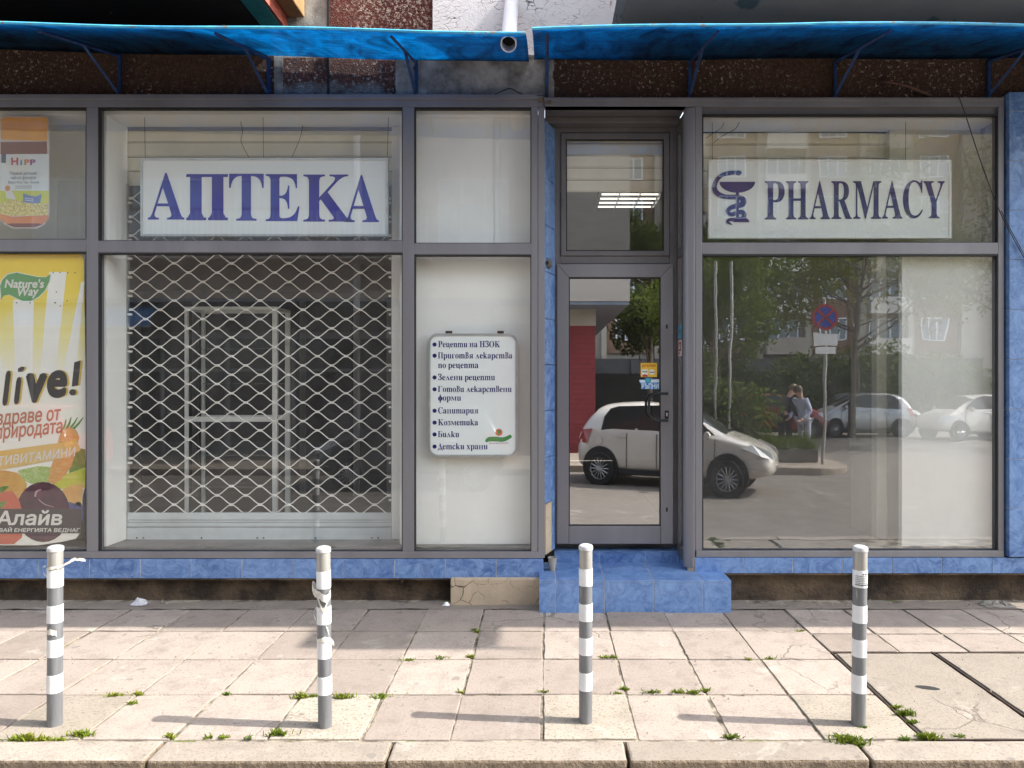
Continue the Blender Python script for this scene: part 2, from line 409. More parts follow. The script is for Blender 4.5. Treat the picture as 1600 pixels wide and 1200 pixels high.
rnd = random.Random(11)
xs = [-2.154,-1.729,-1.286,-.851,-.436,-.006,.439,.864,1.293,1.76]
while xs[0] > -9: xs.insert(0, xs[0]-.432)
while xs[-1] < 9: xs.append(xs[-1]+.43)
ys = [-1.995,-1.533,-1.071,-.606,-.17]
slabs = []; patches = []
BOLX = [tuple(G(u_, v_))[:2] for u_, v_ in ((85.5,1132),(508,1135),(915,1128),(1341,1132))]
for i in range(len(xs)-1):
    for j in range(len(ys)-1):
        x0, x1, y0, y1 = xs[i], xs[i+1], ys[j], ys[j+1]
        if x0 > 1.7 and x0 < 4.4 and j < 2: continue        # the inspection covers lie here
        if x0 > 1.7 and x0 < 4.4 and j == 2: y0 = -.955; y1 = -.66
        if x0 > 1.7 and x0 < 4.4 and j == 3: y0 = -.655
        g = rnd.uniform(.004, .0085)
        sh = rnd.uniform(-.006,.006)
        dest = patches if any(x0 < bx_ < x1 and y0 < by_ < y1 for bx_, by_ in BOLX) else slabs
        dest.append(([(x0+g+sh,y0+g),(x1-g+sh,y0+g*rnd.uniform(.5,1.4)),(x1-g+sh,y1-g),(x0+g+sh,y1-g*rnd.uniform(.5,1.4))],
                      rnd.uniform(-.003,.003), (rnd.uniform(-.006,.006), rnd.uniform(-.006,.006))))
pp = slab_obj('pavement_patch', patches, slab_mat('poured_cement', (.262,.228,.182), (.33,.292,.238), True, .8)); pp['kind'] = 'structure'
pav = slab_obj('pavement', slabs, SLAB); pav['kind'] = 'structure'
o = obj('pavement_bed', MB().box(-9.2,9.2,-2.0,1.0,-.12,-.0075), JOINT, kind='structure')
# cement strip along the foot of the wall
mb = MB(); nx, ny = 140, 4
q = random.Random(5)
for j in range(ny+1):
    for i in range(nx+1):
        mb.v.append((-9+18*i/nx, -.172+.26*j/ny+(q.uniform(-.012,.012) if j == 0 else 0), .002-.012*j/ny+q.uniform(-.003,.003)))
for j in range(ny):
    for i in range(nx):
        a = j*(nx+1)+i; mb.f.append([a,a+1,a+nx+2,a+nx+1]); mb.m.append(0)
obj('pavement_edge', mb, CEMENT, kind='structure', smooth=True)
kx = [-1.75,-.694,.373,1.44]
while kx[0] > -9: kx.insert(0, kx[0]-1.062)
while kx[-1] < 9: kx.append(kx[-1]+1.062)
ks = []
for i in range(len(kx)-1):
    g = rnd.uniform(.003,.007)
    ks.append(([(kx[i]+g,-2.165),(kx[i+1]-g,-2.165+rnd.uniform(-.006,.006)),(kx[i+1]-g,-2.003),(kx[i]+g,-2.003)], rnd.uniform(-.002,.002), (0,.01)))
kb = slab_obj('kerb', ks, [KERBM, KERBF], z0=-.3, bevel=.012); kb['kind'] = 'structure'
for p in kb.data.polygons:
    if abs(p.normal.z) < .5: p.material_index = 1
obj('road', MB().add([(-250,-250,-.15),(250,-250,-.15),(250,-2.14,-.15),(-250,-2.14,-.15)], [(0,1,2,3)]), ASPH, kind='structure')
obj('ground', MB().add([(-300,-2.2,-.25),(300,-2.2,-.25),(300,300,-.25),(-300,300,-.25)], [(0,1,2,3)]), CEMENT, kind='structure')

# inspection covers in a rusty steel frame
def cover(x0, x1, label, hole=None):
    t = thing('inspection_cover', label, 'cover', ((x0+x1)/2, -1.5, 0), group='concrete inspection covers in the pavement')
    rn = random.Random(int(x0*100))
    q = jag([(x0,-1.985),(x1,-1.985),(x1,-.985),(x0,-.985)], .06, .003, rn)
    obj('cover_slab', MB().prism_z(q, -.07, .002), SLAB2, t, bevel=.004)
    fr = MB()
    fr.box(x0-.028,x0-.02,-2.0,-.96,-.05,.004).box(x0-.020,x0-.010,-2.0,-.96,-.05,-.006)
    fr.box(x0-.018,x1+.012,-.978,-.970,-.05,.003).box(x0-.018,x1+.012,-2.0,-1.992,-.05,.003)
    obj('steel_frame', fr, RUST, t)
    if hole:
        hx, hy = hole
        hp = [(hx+.055*math.cos(a)*1.0+.02*math.sin(a), hy+.018*math.sin(a)-.022*math.cos(a)) for a in [2*math.pi*k/20 for k in range(20)]]
        obj('lifting_slot', MB().prism_z(hp, -.01, .0035), GASKET, t)
cover(1.79, 2.37, 'square concrete inspection cover with an oval lifting slot beside the stickered bollard', (2.08,-1.46))
cover(2.41, 3.20, 'plain concrete inspection cover at the right border, without a slot')

# ------------------------------------------------------------------ the shop building
B = thing('apartment_block', 'brown and red apartment block with a vacant pharmacy shopfront at street level', 'building', (0,0,0))
def wallpiece(name, u0, u1, z0, z1, m, y=.06, th=.25, rough_edge=False):
    return obj(name, MB().box(PX(u0,y), PX(u1,y), y, y+th, z0, z1), m, B)
ZT = PZ(147)          # top of the shopfront frame
ZA = 4.15             # where the canopy meets the wall
wallpiece('wall', -1100, 428, ZT, ZA, PEB_BROWN)
wallpiece('wall', 428, 442, ZT, ZA, CONC, y=.057)
wallpiece('wall', 442, 618, ZT, ZA, PEB_GREY)
wallpiece('wall', 618, 866, ZT, ZA, CONC, y=.052)
wallpiece('wall', 866, 2700, ZT, ZA, PEB_BROWN)
wallpiece('wall', -1100, 428, ZA, 9.5, PEB_BROWN)
wallpiece('wall', 428, 512, ZA, 9.5, CONC)
wallpiece('wall', 512, 676, ZA, 9.5, PEB_RED)
wallpiece('wall', 676, 960, ZA, 9.5, WHITEWALL, y=.02, th=.29)
wallpiece('wall', 960, 2700, ZA, 9.5, PEB_BROWN)
obj('joint_strip', MB().box(PX(511,.05), PX(514,.05), .05, .07, ZT, 9.5), GASKET, B)
obj('joint_strip', MB().box(PX(953,.0), PX(963,.0), -.03, .03, ZA+.38, 9.5), WHITEWALL, B)
# base wall under the plinth, and beige block beside the step
obj('base_wall', MB().box(-9,9,.07,.5,-.2,PZ(896)), BASEWALL, B)
rn = random.Random(4)
bl = MB()
for (u0,u1,v0,v1) in ((704,843,897,945),):
    q_ = jag([(PX(u0,-.06),-.06),(PX(u1,-.06),-.06),(PX(u1,-.06),.08),(PX(u0,-.06),.08)], .05, .003, rn)
    bl.prism_z(q_, -.05, PZ(866)-.17)
obj('base_block', bl, BEIGE, B, bevel=.006)
# plinth of blue tiles
def tiles_x(us, v0, v1, Y=-.012, name='plinth'):
    mb = MB(); g = MB()
    for a, b in zip(us[:-1], us[1:]):
        mb.box(PX(a)+.003, PX(b)-.003, Y+rn.uniform(-.0012,.0012), .03, PZ(v1), PZ(v0))
    g.box(PX(us[0])+.001, PX(us[-1])-.001, Y+.003, .069, PZ(v1)+.002, PZ(v0)-.002)
    obj(name, mb, TILE, B, bevel=.0015); obj('grout', g, GROUT, B)
us = [62+79.3*k for k in range(10)]; us = [-17-79*k for k in range(14,-1,-1)]+us+[849]
tiles_x(us, 873, 903)
us = [1085,1161]+[1238+77.5*k for k in range(16)]
tiles_x(us, 871, 895)
obj('soffit_board', MB().box(-9,PX(849),-.008,.069,PZ(906),PZ(903.3)).box(PX(1087),9,-.008,.069,PZ(898),PZ(895.3)), BASEWALL, B)
# splayed end of the right plinth
def slanted(x0,y0,x1,y1,z0,z1,th=.012):
    d = Vector((x1-x0,y1-y0)).normalized(); n = Vector((-d.y,d.x))*th
    return [(x0,y0),(x1,y1),(x1+n.x,y1+n.y),(x0+n.x,y0+n.y)], z0, z1
mb = MB(); pts, z0, z1 = slanted(PX(1062,.27),.27,PX(1079,.03),.03,PZ(896),PZ(871)); mb.prism_z(pts, z0, z1)
obj('plinth', mb, TILE, B)
obj('broken_corner', MB().prism_z([(PX(1075),.02),(PX(1085),-.006),(PX(1085)+.02,.06),(PX(1075)+.02,.09)], PZ(895), PZ(872)), BEIGE, B, bevel=.004)
# right tiled pilaster
mb = MB()
vz = [146,176,253,330,407,485,562,640,717,793,869]
for a, b in zip(vz[:-1], vz[1:]):
    mb.box(PX(1573), PX(1660), -.03+rn.uniform(-.001,.001), .03, PZ(b)+.002, PZ(a)-.002)
    mb.box(PX(1660)+.003, PX(1737), -.03, .03, PZ(b)+.002, PZ(a)-.002)
obj('pilaster', mb, TILE, B, bevel=.0015)
obj('grout', MB().box(PX(1573)+.002, PX(1737)-.002, -.026, .3, PZ(869)+.002, PZ(146)-.002), GROUT, B)
# wall beyond the pilaster and beyond the left windows
obj('wall', MB().box(PX(1738), 9, -.01, .35, PZ(871), ZT-.002), PEB_BROWN, B)
obj('wall', MB().box(-9, PX(-232), -.01, .35, PZ(873), ZT-.002), PEB_BROWN, B)

# shop windows -----------------------------------------------------
def window(name, frame, panes, m_glass, label=None):
    f = obj('shop_window', frame, ALU, B, bevel=.003)
    for (u0,u1,v0,v1), g in panes:
        p = MB()
        x0,x1,z0,z1 = PX(u0,.034),PX(u1,.034),PZ(v1,.034),PZ(v0,.034)
        p.add([(x0,.034,z0),(x1,.034,z0),(x1,.034,z1),(x0,.034,z1)], [(0,1,2,3)], 0)
        p.add([(x0,.040,z0),(x1,.040,z0),(x1,.040,z1),(x0,.040,z1)], [(3,2,1,0)], 1)
        obj('pane', p, [g, CLEARB], f, fixn=False)
        k = MB(); t = .011
        k.box(PX(u0),PX(u0)+t,.004,.031,PZ(v1),PZ(v0)).box(PX(u1)-t*.6,PX(u1),.004,.031,PZ(v1),PZ(v0))
        k.box(PX(u0)+t,PX(u1)-t*.6,.004,.031,PZ(v0)-t*1.2,PZ(v0)).box(PX(u0)+t,PX(u1)-t*.6,.004,.031,PZ(v1),PZ(v1)+t*.4)
        obj('gasket', k, GASKET, f)
    return f
fr = MB()
fr.pbox(-232,849,155,167,0,.075).pbox(-232,848,147,154.6,-.014,.07)
fr.pbox(-232,849,862,872.6,-.006,.075)
for a, b in ((-232,-212),(135,153),(629,647)): fr.pbox(a,b,167.1,861.9,.0,.075)
fr.pbox(830,840.5,167.1,861.9,.0,.075).pbox(840.8,851,167.1,872,-.004,.10)
for a, b, v0, v1 in ((-212,135,374,393),(153,629,376,394.5),(647,830,380,397.5)): fr.pbox(a+.05,b-.05,v0,v1,.002,.07)
window('left', fr, [((-212,135,168,374),G_LEFT),((-212,135,393,862),G_LEFT),((153,629,168,376),G_LEFT),((153,629,394.5,862),G_LLOW),
                    ((647,830,168,380),G_LEFT),((647,830,397.5,862),G_LEFT)], G_LEFT)
fr = MB()
fr.pbox(850,1569,152,156.5,-.014,.07).pbox(851,1569,157,166,0,.075)
fr.pbox(1088,1569,860.5,870.6,-.006,.075)
fr.pbox(1086.5,1097,166.1,860.4,0,.075).pbox(1560,1569,166.1,860.4,0,.075)
fr.pbox(1097,1560,379,397,.002,.07)
window('right', fr, [((1097,1560,178,379),G_RTOP),((1097,1560,397,860.5),G_RIGHT)], G_RIGHT)
obj('window_head_board', MB().box(PX(1097),PX(1560),.02,.07,PZ(178),PZ(166.2)), ALU_D, B)
# rounded corner post and the narrow splayed side light
prof = []
for k in range(9):
    a = R(-90-80*k/8)
    prof.append((PX(1086.2)-.0+.085*math.cos(a)*.95, .075+.085*math.sin(a)*.9))
prof += [(PX(1086.2), .09)]
obj('corner_post', MB().prism_z([(PX(1086.2),-.001)]+prof[1:], PZ(888), PZ(167)), ALU, B, smooth=False, bevel=.004)
xa, ya, xb, yb = PX(1068,.09), .09, PX(1058,.30), .30
mb = MB(); 
for v0, v1 in ((185,205),(385,400),(855,872)):
    pts, z0, z1 = slanted(xa,ya,xb,yb,PZ(v1,.2),PZ(v0,.2),-.03); mb.prism_z(pts, z0, z1)
for t0, t1 in ((0,.16),(.84,1)):
    pts, z0, z1 = slanted(xa+(xb-xa)*t0,ya+(yb-ya)*t0,xa+(xb-xa)*t1,ya+(yb-ya)*t1,PZ(854.8,.2),PZ(205.2,.2),-.03); mb.prism_z(pts, z0, z1)
sl = obj('side_light', mb, ALU_D, B, bevel=.002)
def xy(t, off=0.0): return (xa+(xb-xa)*t-off, ya+(yb-ya)*t)
mb = MB()
for v0, v1 in ((205,385),(400,855)):
    a = xy(.16); b = xy(.84)
    mb.add([(a[0]+.012,a[1],PZ(v1,.2)),(b[0]+.012,b[1],PZ(v1,.2)),(b[0]+.012,b[1],PZ(v0,.2)),(a[0]+.012,a[1],PZ(v0,.2))],[(0,1,2,3)])
obj('pane', mb, G_LEFT, sl, fixn=False)
# soffit of the recess
obj('recess_soffit', MB().box(PX(851.5),PX(1070,.05),.001,.30,PZ(166),PZ(158.5)).box(PX(853),PX(1062,.2),.20,.299,PZ(176),PZ(166.3)), ALU_D, B, bevel=.003)
# left jamb: stacked blue tiles, plaster showing at the foot
mb = MB(); jx0, jy0, jx1, jy1 = .010, .10, .088, .30
vz = [195,211,283,355,427,499,570,641,713,784]
for a, b in zip(vz[:-1], vz[1:]):
    pts, z0, z1 = slanted(jx0,jy0,jx1,jy1,PZ(b,.2)+.002,PZ(a,.2)-.002,-.0); 
    mb.prism_z([(jx0,jy0),(jx1,jy1),(jx1-.06,jy1+.02),(jx0-.06,jy0+.02)], z0, z1)
mb.prism_z([(.062,.235),(jx1,jy1),(jx1-.06,jy1+.02),(.03,.255)], PZ(862,.2), PZ(784.6,.2))
obj('door_jamb', mb, TILE, B, bevel=.0015)
obj('bare_plaster', MB().prism_z([(.012,.104),(.061,.232),(.03,.26),(-.03,.12)], PZ(862,.2), PZ(784.6,.2)), BEIGE, B)
# doorstep and threshold
step = MB(); sy = -.237
sx0, sx1 = PX(842,sy), PX(1143,sy); zt = PZ(907,sy); 
su = [842,868,945,1022,1099,1143]
for a, b in zip(su[:-1], su[1:]):
    step.box(PX(a,sy)+.003, PX(b,sy)-.003, sy, sy+.02, -.02, zt-.014)
    for y0, y1 in ((sy-.001,sy+.30),(sy+.303,.262)):
        step.box(PX(a,sy)+.003, PX(b,sy)-.003, y0, y1, zt-.011, zt)
step.box(sx1-.012, sx1+.002, sy+.022, .262, -.02, zt-.013)
obj('doorstep', step, TILE, B, bevel=.0015)
obj('grout', MB().box(sx0+.002, sx1-.003, sy+.003, .26, -.05, zt-.003), GROUT, B)
thz0 = zt; Y2 = .262
tz = PZ(862,Y2)
th = MB()
for a, b in ((866,937),(937,1009),(1009,1062)):
    th.box(PX(a,Y2)+.0015, PX(b,Y2)-.0015, Y2, Y2+.02, thz0-.1, tz-.010)
    th.box(PX(a,Y2)+.0015, PX(b,Y2)-.0015, Y2-.004, .42, tz-.008, tz)
obj('threshold', th, TILE, B, bevel=.0015)
obj('grout', MB().box(PX(866,Y2)+.003, PX(1062,Y2)-.003, Y2+.003, .42, 0, tz-.003), GROUT, B)
# door ------------------------------------------------------------
YD = .30
df = MB()
df.pbox(867,876,193,850,YD,YD+.06).pbox(1046.5,1058,193,850,YD,YD+.06).pbox(876,1046.5,193,207,YD,YD+.06).pbox(876,1046.5,400,412,YD,YD+.06)
dfo = obj('door_frame', df, ALU_D, B, bevel=.003)
ts = MB(); Y = YD-.012
ts.pbox(876.5,884,207.5,399.5,Y,YD+.04).pbox(1037.5,1046,207.5,399.5,Y,YD+.04).pbox(884,1037.5,207.5,217,Y,YD+.04).pbox(884,1037.5,392,399.5,Y,YD+.04)
fan = obj('fanlight', ts, ALU_D, B, bevel=.004)
def pane_at(u0,u1,v0,v1,Y,g,parent,name='pane'):
    x0,x1,z0,z1 = PX(u0,Y),PX(u1,Y),PZ(v1,Y),PZ(v0,Y)
    p = MB().add([(x0,Y,z0),(x1,Y,z0),(x1,Y,z1),(x0,Y,z1)], [(0,1,2,3)], 0)
    p.add([(x0,Y+.006,z0),(x1,Y+.006,z0),(x1,Y+.006,z1),(x0,Y+.006,z1)], [(3,2,1,0)], 1)
    return obj(name, p, [g, CLEARB], parent, fixn=False)
pane_at(884,1037.5,217,392,YD+.012,G_TRANS,fan)
k = MB()
k.pbox(884,886,217,392,YD-.004,YD+.011).pbox(1035.5,1037.5,217,392,YD-.004,YD+.011).pbox(886,1035.5,217,219.5,YD-.004,YD+.011).pbox(886,1035.5,390.6,392,YD-.004,YD+.011)
obj('gasket', k, GASKET, fan)
dl = MB(); Y = YD-.02
dl.prism_y([(PX(a,Y),PZ(b,Y)) for a,b in ((870.5,850),(888.5,850),(888.5,433),(870.5,412.5))], Y, YD+.04)
dl.prism_y([(PX(a,Y),PZ(b,Y)) for a,b in ((1032.5,850),(1051.5,850),(1051.5,412.5),(1032.5,433))], Y, YD+.04)
dl.prism_y([(PX(a,Y),PZ(b,Y)) for a,b in ((889,433),(1032,433),(1051,412.5),(871,412.5))], Y, YD+.04)
dl.pbox(889,1032,822,850,Y,YD+.04)
door = obj('door', dl, ALU, B, bevel=.0025)
pane_at(888.5,1032.5,433,822,YD+.004,G_DOOR,door)
k = MB()
k.pbox(888.6,890.4,433,822,YD-.012,YD+.003).pbox(1031,1032.4,433,822,YD-.012,YD+.003).pbox(890.4,1031,433,435,YD-.012,YD+.003).pbox(890.4,1031,820.5,822,YD-.012,YD+.003)
obj('gasket', k, GASKET, door)
def dhandle(dx, Y):
    c = [(1045,615),(1026,615),(1018,619),(1014,626),(1014,646),(1018,653),(1026,657),(1045,657)]
    pts = [P(1044+dx,615,YD-.02)]+[P(u+dx,v,Y) for u,v in c[1:-1]]+[P(1044+dx,657,YD-.02)]
    pts = [P(1043+dx,615,YD-.02), P(1043+dx,615,Y)]+[P(u+dx,v,Y) for u,v in c[1:-1]]+[P(1043+dx,657,Y), P(1043+dx,657,YD-.02)]
    return pts
hb = MB().tube(dhandle(0, YD-.075), .0105, 10)
hb.tube(dhandle(3, YD+.05)[1:-1], .0105, 10)
obj('handle', hb, BLACK, door, smooth=True)
lk = MB().pbox(1039,1045,641.5,654,YD-.027,YD-.019)
lo = obj('lock_plate', lk, BLACK, door, bevel=.002)
obj('cylinder', MB().pbox(1040.8,1043.2,645,650.5,YD-.032,YD-.026), CHROME, lo, bevel=.001)
for vv in (510, 796):
    obj('screw_hole', MB().pbox(1040.5,1043.5,vv-3,vv+3.5,YD-.0215,YD-.018), BLACK, door)

# interior --------------------------------------------------------
ZF = .40
obj('interior_floor', MB().box(-5.6,-.03,.078,6,ZF-.1,ZF), IN_FLOOR, B); obj('interior_floor', MB().box(1.12,5,.078,6,ZF-.1,ZF), IN_FLOOR, B); obj('interior_floor', MB().box(-.03,1.12,.421,6,ZF-.1,ZF-.01), IN_FLOOR, B)
obj('interior_ceiling', MB().box(-5.6,5,.35,6,3.70,3.8), IN_DARK, B)
obj('display_ceiling', MB().box(-5.6,PX(829,.08),.078,.33,3.72,3.80).box(PX(1098,.08),PX(1560,.08),.078,.34,PZ(180),PZ(168)), WHITE_IN, B)
obj('interior_wall', MB().box(-5.6,5,6,6.1,ZF,3.7).box(-5.7,-5.6,.08,6.1,ZF,3.75).box(5,5.1,.3,6.1,ZF,3.75), IN_DARK, B)
# display box of the big left window: side cheeks
mb = MB()
mb.box(PX(152,.08)-.01, PX(200,.34)-.003, .08, .34, ZF, 3.72)      # left cheek
obj('display_panel', mb, WHITE_IN, B, bevel=.004); mb = MB()
mb.box(PX(612,.31), PX(646,.31), .31, .40, ZF, 3.72)
obj('display_panel', mb, WHITE_IN, B, bevel=.004); mb = MB()
mb.box(PX(646,.14)-.11, PX(848,.1)-.02, .15, .22, ZF, 3.72)        # white board behind the menu
mb.box(PX(848,.1)-.06, PX(848,.1)-.02, .08, .149, ZF, 3.72)
obj('display_panel', mb, WHITE_IN, B, bevel=.004)
obj('display_panel', MB().pbox(646,772,320,384,.1465,.1495), WHITE_P, B); obj('corner_trim', MB().pbox(773,781,185,384,.140,.1495), WHITE_P, B)
mb = MB().box(PX(-230,.3), PX(130,.28), .30, .34, ZF, 3.72)
obj('display_panel', mb, CREAM_IN, B)
# right display
mb = MB()
mb.box(PX(1409,.09), PX(1575,.09), .09, .14, ZF, PZ(395,.09))
obj('display_panel', mb, WHITE_IN, B, bevel=.003)
mb = MB().box(PX(1390,.30), PX(1580,.30), .30, .36, PZ(398,.3), 3.72)
mb.box(PX(1560,.08)+.02, PX(1560,.08)+.08, .08, .30, ZF, 3.72)
mb.box(PX(1370,.31), PX(1386,.31), .31, .40, ZF, PZ(396,.3))
obj('display_panel', mb, CREAM_IN, B, bevel=.003)
GGB = mat('grey_green_board', (.26,.27,.22), (.22,.23,.19), 3, .8)
obj('display_panel', MB().box(PX(1386,.30), PX(1409,.30), .30, .38, ZF, PZ(396,.3)), GGB, B); obj('display_panel', MB().box(PX(1370,.4)-.03, PX(1370,.4)-.002, .402, .80, ZF, PZ(396,.3)), GGB, B)
# cream roller shutter slats above the windows
def slats(u0, u1, v0, v1, Y, n, wire=False):
    mb = MB(); z1 = PZ(v0,Y); z0 = PZ(v1,Y); h = (z1-z0)/n
    for i in range(n):
        mb.box(PX(u0,Y), PX(u1,Y), Y, Y+.012, z0+i*h+.009, z0+(i+1)*h-.006)
        mb.box(PX(u0,Y), PX(u1,Y), Y+.011, Y+.012, z0+i*h+.002, z0+i*h+.009)
    return mb
t = thing('roller_grille', 'cream roller shutter of wavy wire mesh lowered behind the large left window', 'shutter', (PX(405,.33), .33, ZF))
YG = .33
obj('slat_section', slats(184, 630, 200, 290, YG+.03, 4), SLATM, t, bevel=.003)
X0, X1 = PX(201,YG), PX(611,YG); per = 44.75/F*(D+YG); hz = 14.5/F*(D+YG)
zb = PZ(803,YG); rows = int((PZ(288,YG)-zb)/hz)
gm = MB(); ck = MB(); q = random.Random(9)
xph = PX(227.3,YG)
for k in range(rows):
    off0 = xph+(0 if k%2 else per/2)
    n = int((X1-X0)/per*12)
    pts = []
    for i in range(n+1):
        x = X0+(X1-X0)*i/n
        a = ((x-off0)/per)%1.0                  # 0 at the lower node, .5 at the upper node
        tt = 1-abs(2*a-1)
        tt = min(1, max(0, (tt-.08)/.84)); s_ = tt*tt*(3-2*tt)*.45+tt*.55
        z = zb+hz*(k+.03+.94*s_)+.002*math.sin(x*2.1+k)
        pts.append((x, YG+.004*(k%2), z))
    gm.tube(pts, .0045, 5)
    x = off0
    while x > X0: x -= per
    x += per
    while x < X1:
        z = zb+hz*k
        ck.box(x-.015,x+.015,YG-.008,YG+.012,z-.009,z+.009)
        x += per
    for xx, sgn in ((X0+.004,1),(X1-.004,-1)):
        zz = zb+hz*(k+.5)
        if k%2: ck.box(xx-.014,xx+.022,YG-.006,YG+.01,zz-.008,zz+.008)
gm.merge(ck)
obj('wire_mesh', gm, GRILLE, t, smooth=True)
for xr in (X0-.012, X1+.004): obj('guide_rail', MB().box(xr,xr+.008,YG-.012,YG+.02,ZF,PZ(288,YG)), SILVER, t)
bb = MB()
for v0, v1, y in ((801,812,0),(812.6,816,.006),(816.6,822,.0),(822.5,824,.008),(824.5,848,-.004)):
    bb.box(X0-.003, X1+.003, YG-.01+y, YG+.016, PZ(v1,YG), PZ(v0,YG))
bo = obj('bottom_bar', bb, mat('pale_shutter_bar', (.62,.66,.66), (.52,.56,.56), 4, .4), t, bevel=.002)
for u in (214,224,315,402,412,493,581,591):
    obj('screw', MB().lathe([(0,-.004),(.006,-.004),(.0075,0)], 10, tuple(P(u,840.5,YG-.0145)), axis='y'), ALU_D, bo)
t = thing('roller_shutter', 'cream slatted roller shutter box at the top of the right window', 'shutter', (PX(1240,.36), .36, 3.2))
obj('slat_section', slats(1090, 1390, 205, 330, .37, 6), SLATM, t, bevel=.003)
obj('housing', MB().pbox(1092,1392,203,206,.34,.40).pbox(1388,1393,206,330,.355,.40), IN_BLACK, t)
t = thing('roller_shutter', 'cream slatted roller shutter wound up behind the fanlight over the door', 'shutter', (PX(960,.41), .41, 3.1))
obj('slat_section', slats(872, 1056, 205, 300, .365, 5), SLATM, t, bevel=.003)

# glazed display cabinet inside
Yc = .95
t = thing('display_cabinet', 'white framed glass display cabinet standing behind the wire mesh shutter', 'cabinet', (PX(360,Yc), Yc, ZF))
cf = MB()
for Yq in (Yc, Yc+.30):
    x0, x1 = PX(288,Yc), PX(433,Yc)
    z1 = PZ(479,Yc)
    cf.box(x0,x0+.026,Yq,Yq+.03,ZF,z1).box(x1-.045,x1,Yq,Yq+.03,ZF,z1)
    cf.box(x0+.026,x1-.045,Yq,Yq+.03,z1-.03,z1).box(x0+.026,x1-.045,Yq,Yq+.03,PZ(659,Yc),PZ(651,Yc)).box(x0+.026,x1-.045,Yq,Yq+.03,ZF,ZF+.04)
for x in (x0, x1-.026):
    cf.box(x,x+.026,Yc+.03,Yc+.30,z1-.03,z1-.001).box(x,x+.026,Yc+.03,Yc+.30,ZF,ZF+.04)
obj('frame', cf, WHITE_P, t, bevel=.003)
SHG = glass_mat('shelf_glass', .12, (.7,.8,.76), .05)
for v in (545, 600, 712, 762): obj('glass_shelf', MB().box(x0+.03,x1-.05,Yc+.02,Yc+.30,PZ(v,Yc),PZ(v,Yc)+.006), SHG, t)
obj('back_panel', MB().box(x0+.03,x1-.05,Yc+.335,Yc+.35,ZF+.04,z1-.03), IN_BLACK, t)
t = thing('partition', 'dark grey framed glass partition at the back of the shop', 'partition', (PX(520,2.4), 2.4, ZF))
pf = MB(); Yp = 2.4
for u in (210, 300, 468, 552, 604): pf.pbox(u, u+9, 470, 880, Yp, Yp+.05)
pf.pbox(150, 640, 455, 470, Yp-.003, Yp+.05)
obj('frame', pf, mat('grey_partition', (.24,.24,.24), (.2,.2,.2), 3, .5), t)
obj('panel', MB().pbox(219,300,470.5,880,Yp+.02,Yp+.03).pbox(309,468,470.5,880,Yp+.02,Yp+.03).pbox(477,552,470.5,880,Yp+.02,Yp+.03).pbox(561,604,470.5,880,Yp+.02,Yp+.03), IN_BLACK, t)
# ceiling light seen through the fanlight
lm = bpy.data.materials.new('lit_tube'); lm.use_nodes = True
lb = lm.node_tree.nodes['Principled BSDF']; lb.inputs['Emission Color'].default_value = (1,.95,.85,1); lb.inputs['Emission Strength'].default_value = .42; lb.inputs['Base Color'].default_value = (.8,.8,.8,1)
t = thing('ceiling_light', 'lit four tube louvred ceiling light seen through the fanlight', 'lamp', (.76,1.07,3.36))
obj('tray', MB().box(.48,1.04,.80,1.34,3.35,3.37), IN_BLACK, t)
for k in range(4):
    y = .86+k*.14
    obj('tube', MB().tube([(.51,y,3.325),(1.01,y,3.325)], .008, 8), lm, t, smooth=True)
for x in (.485, .66, .84, 1.02): obj('louvre', MB().box(x,x+.006,.80,1.34,3.29,3.345), SILVER, t)

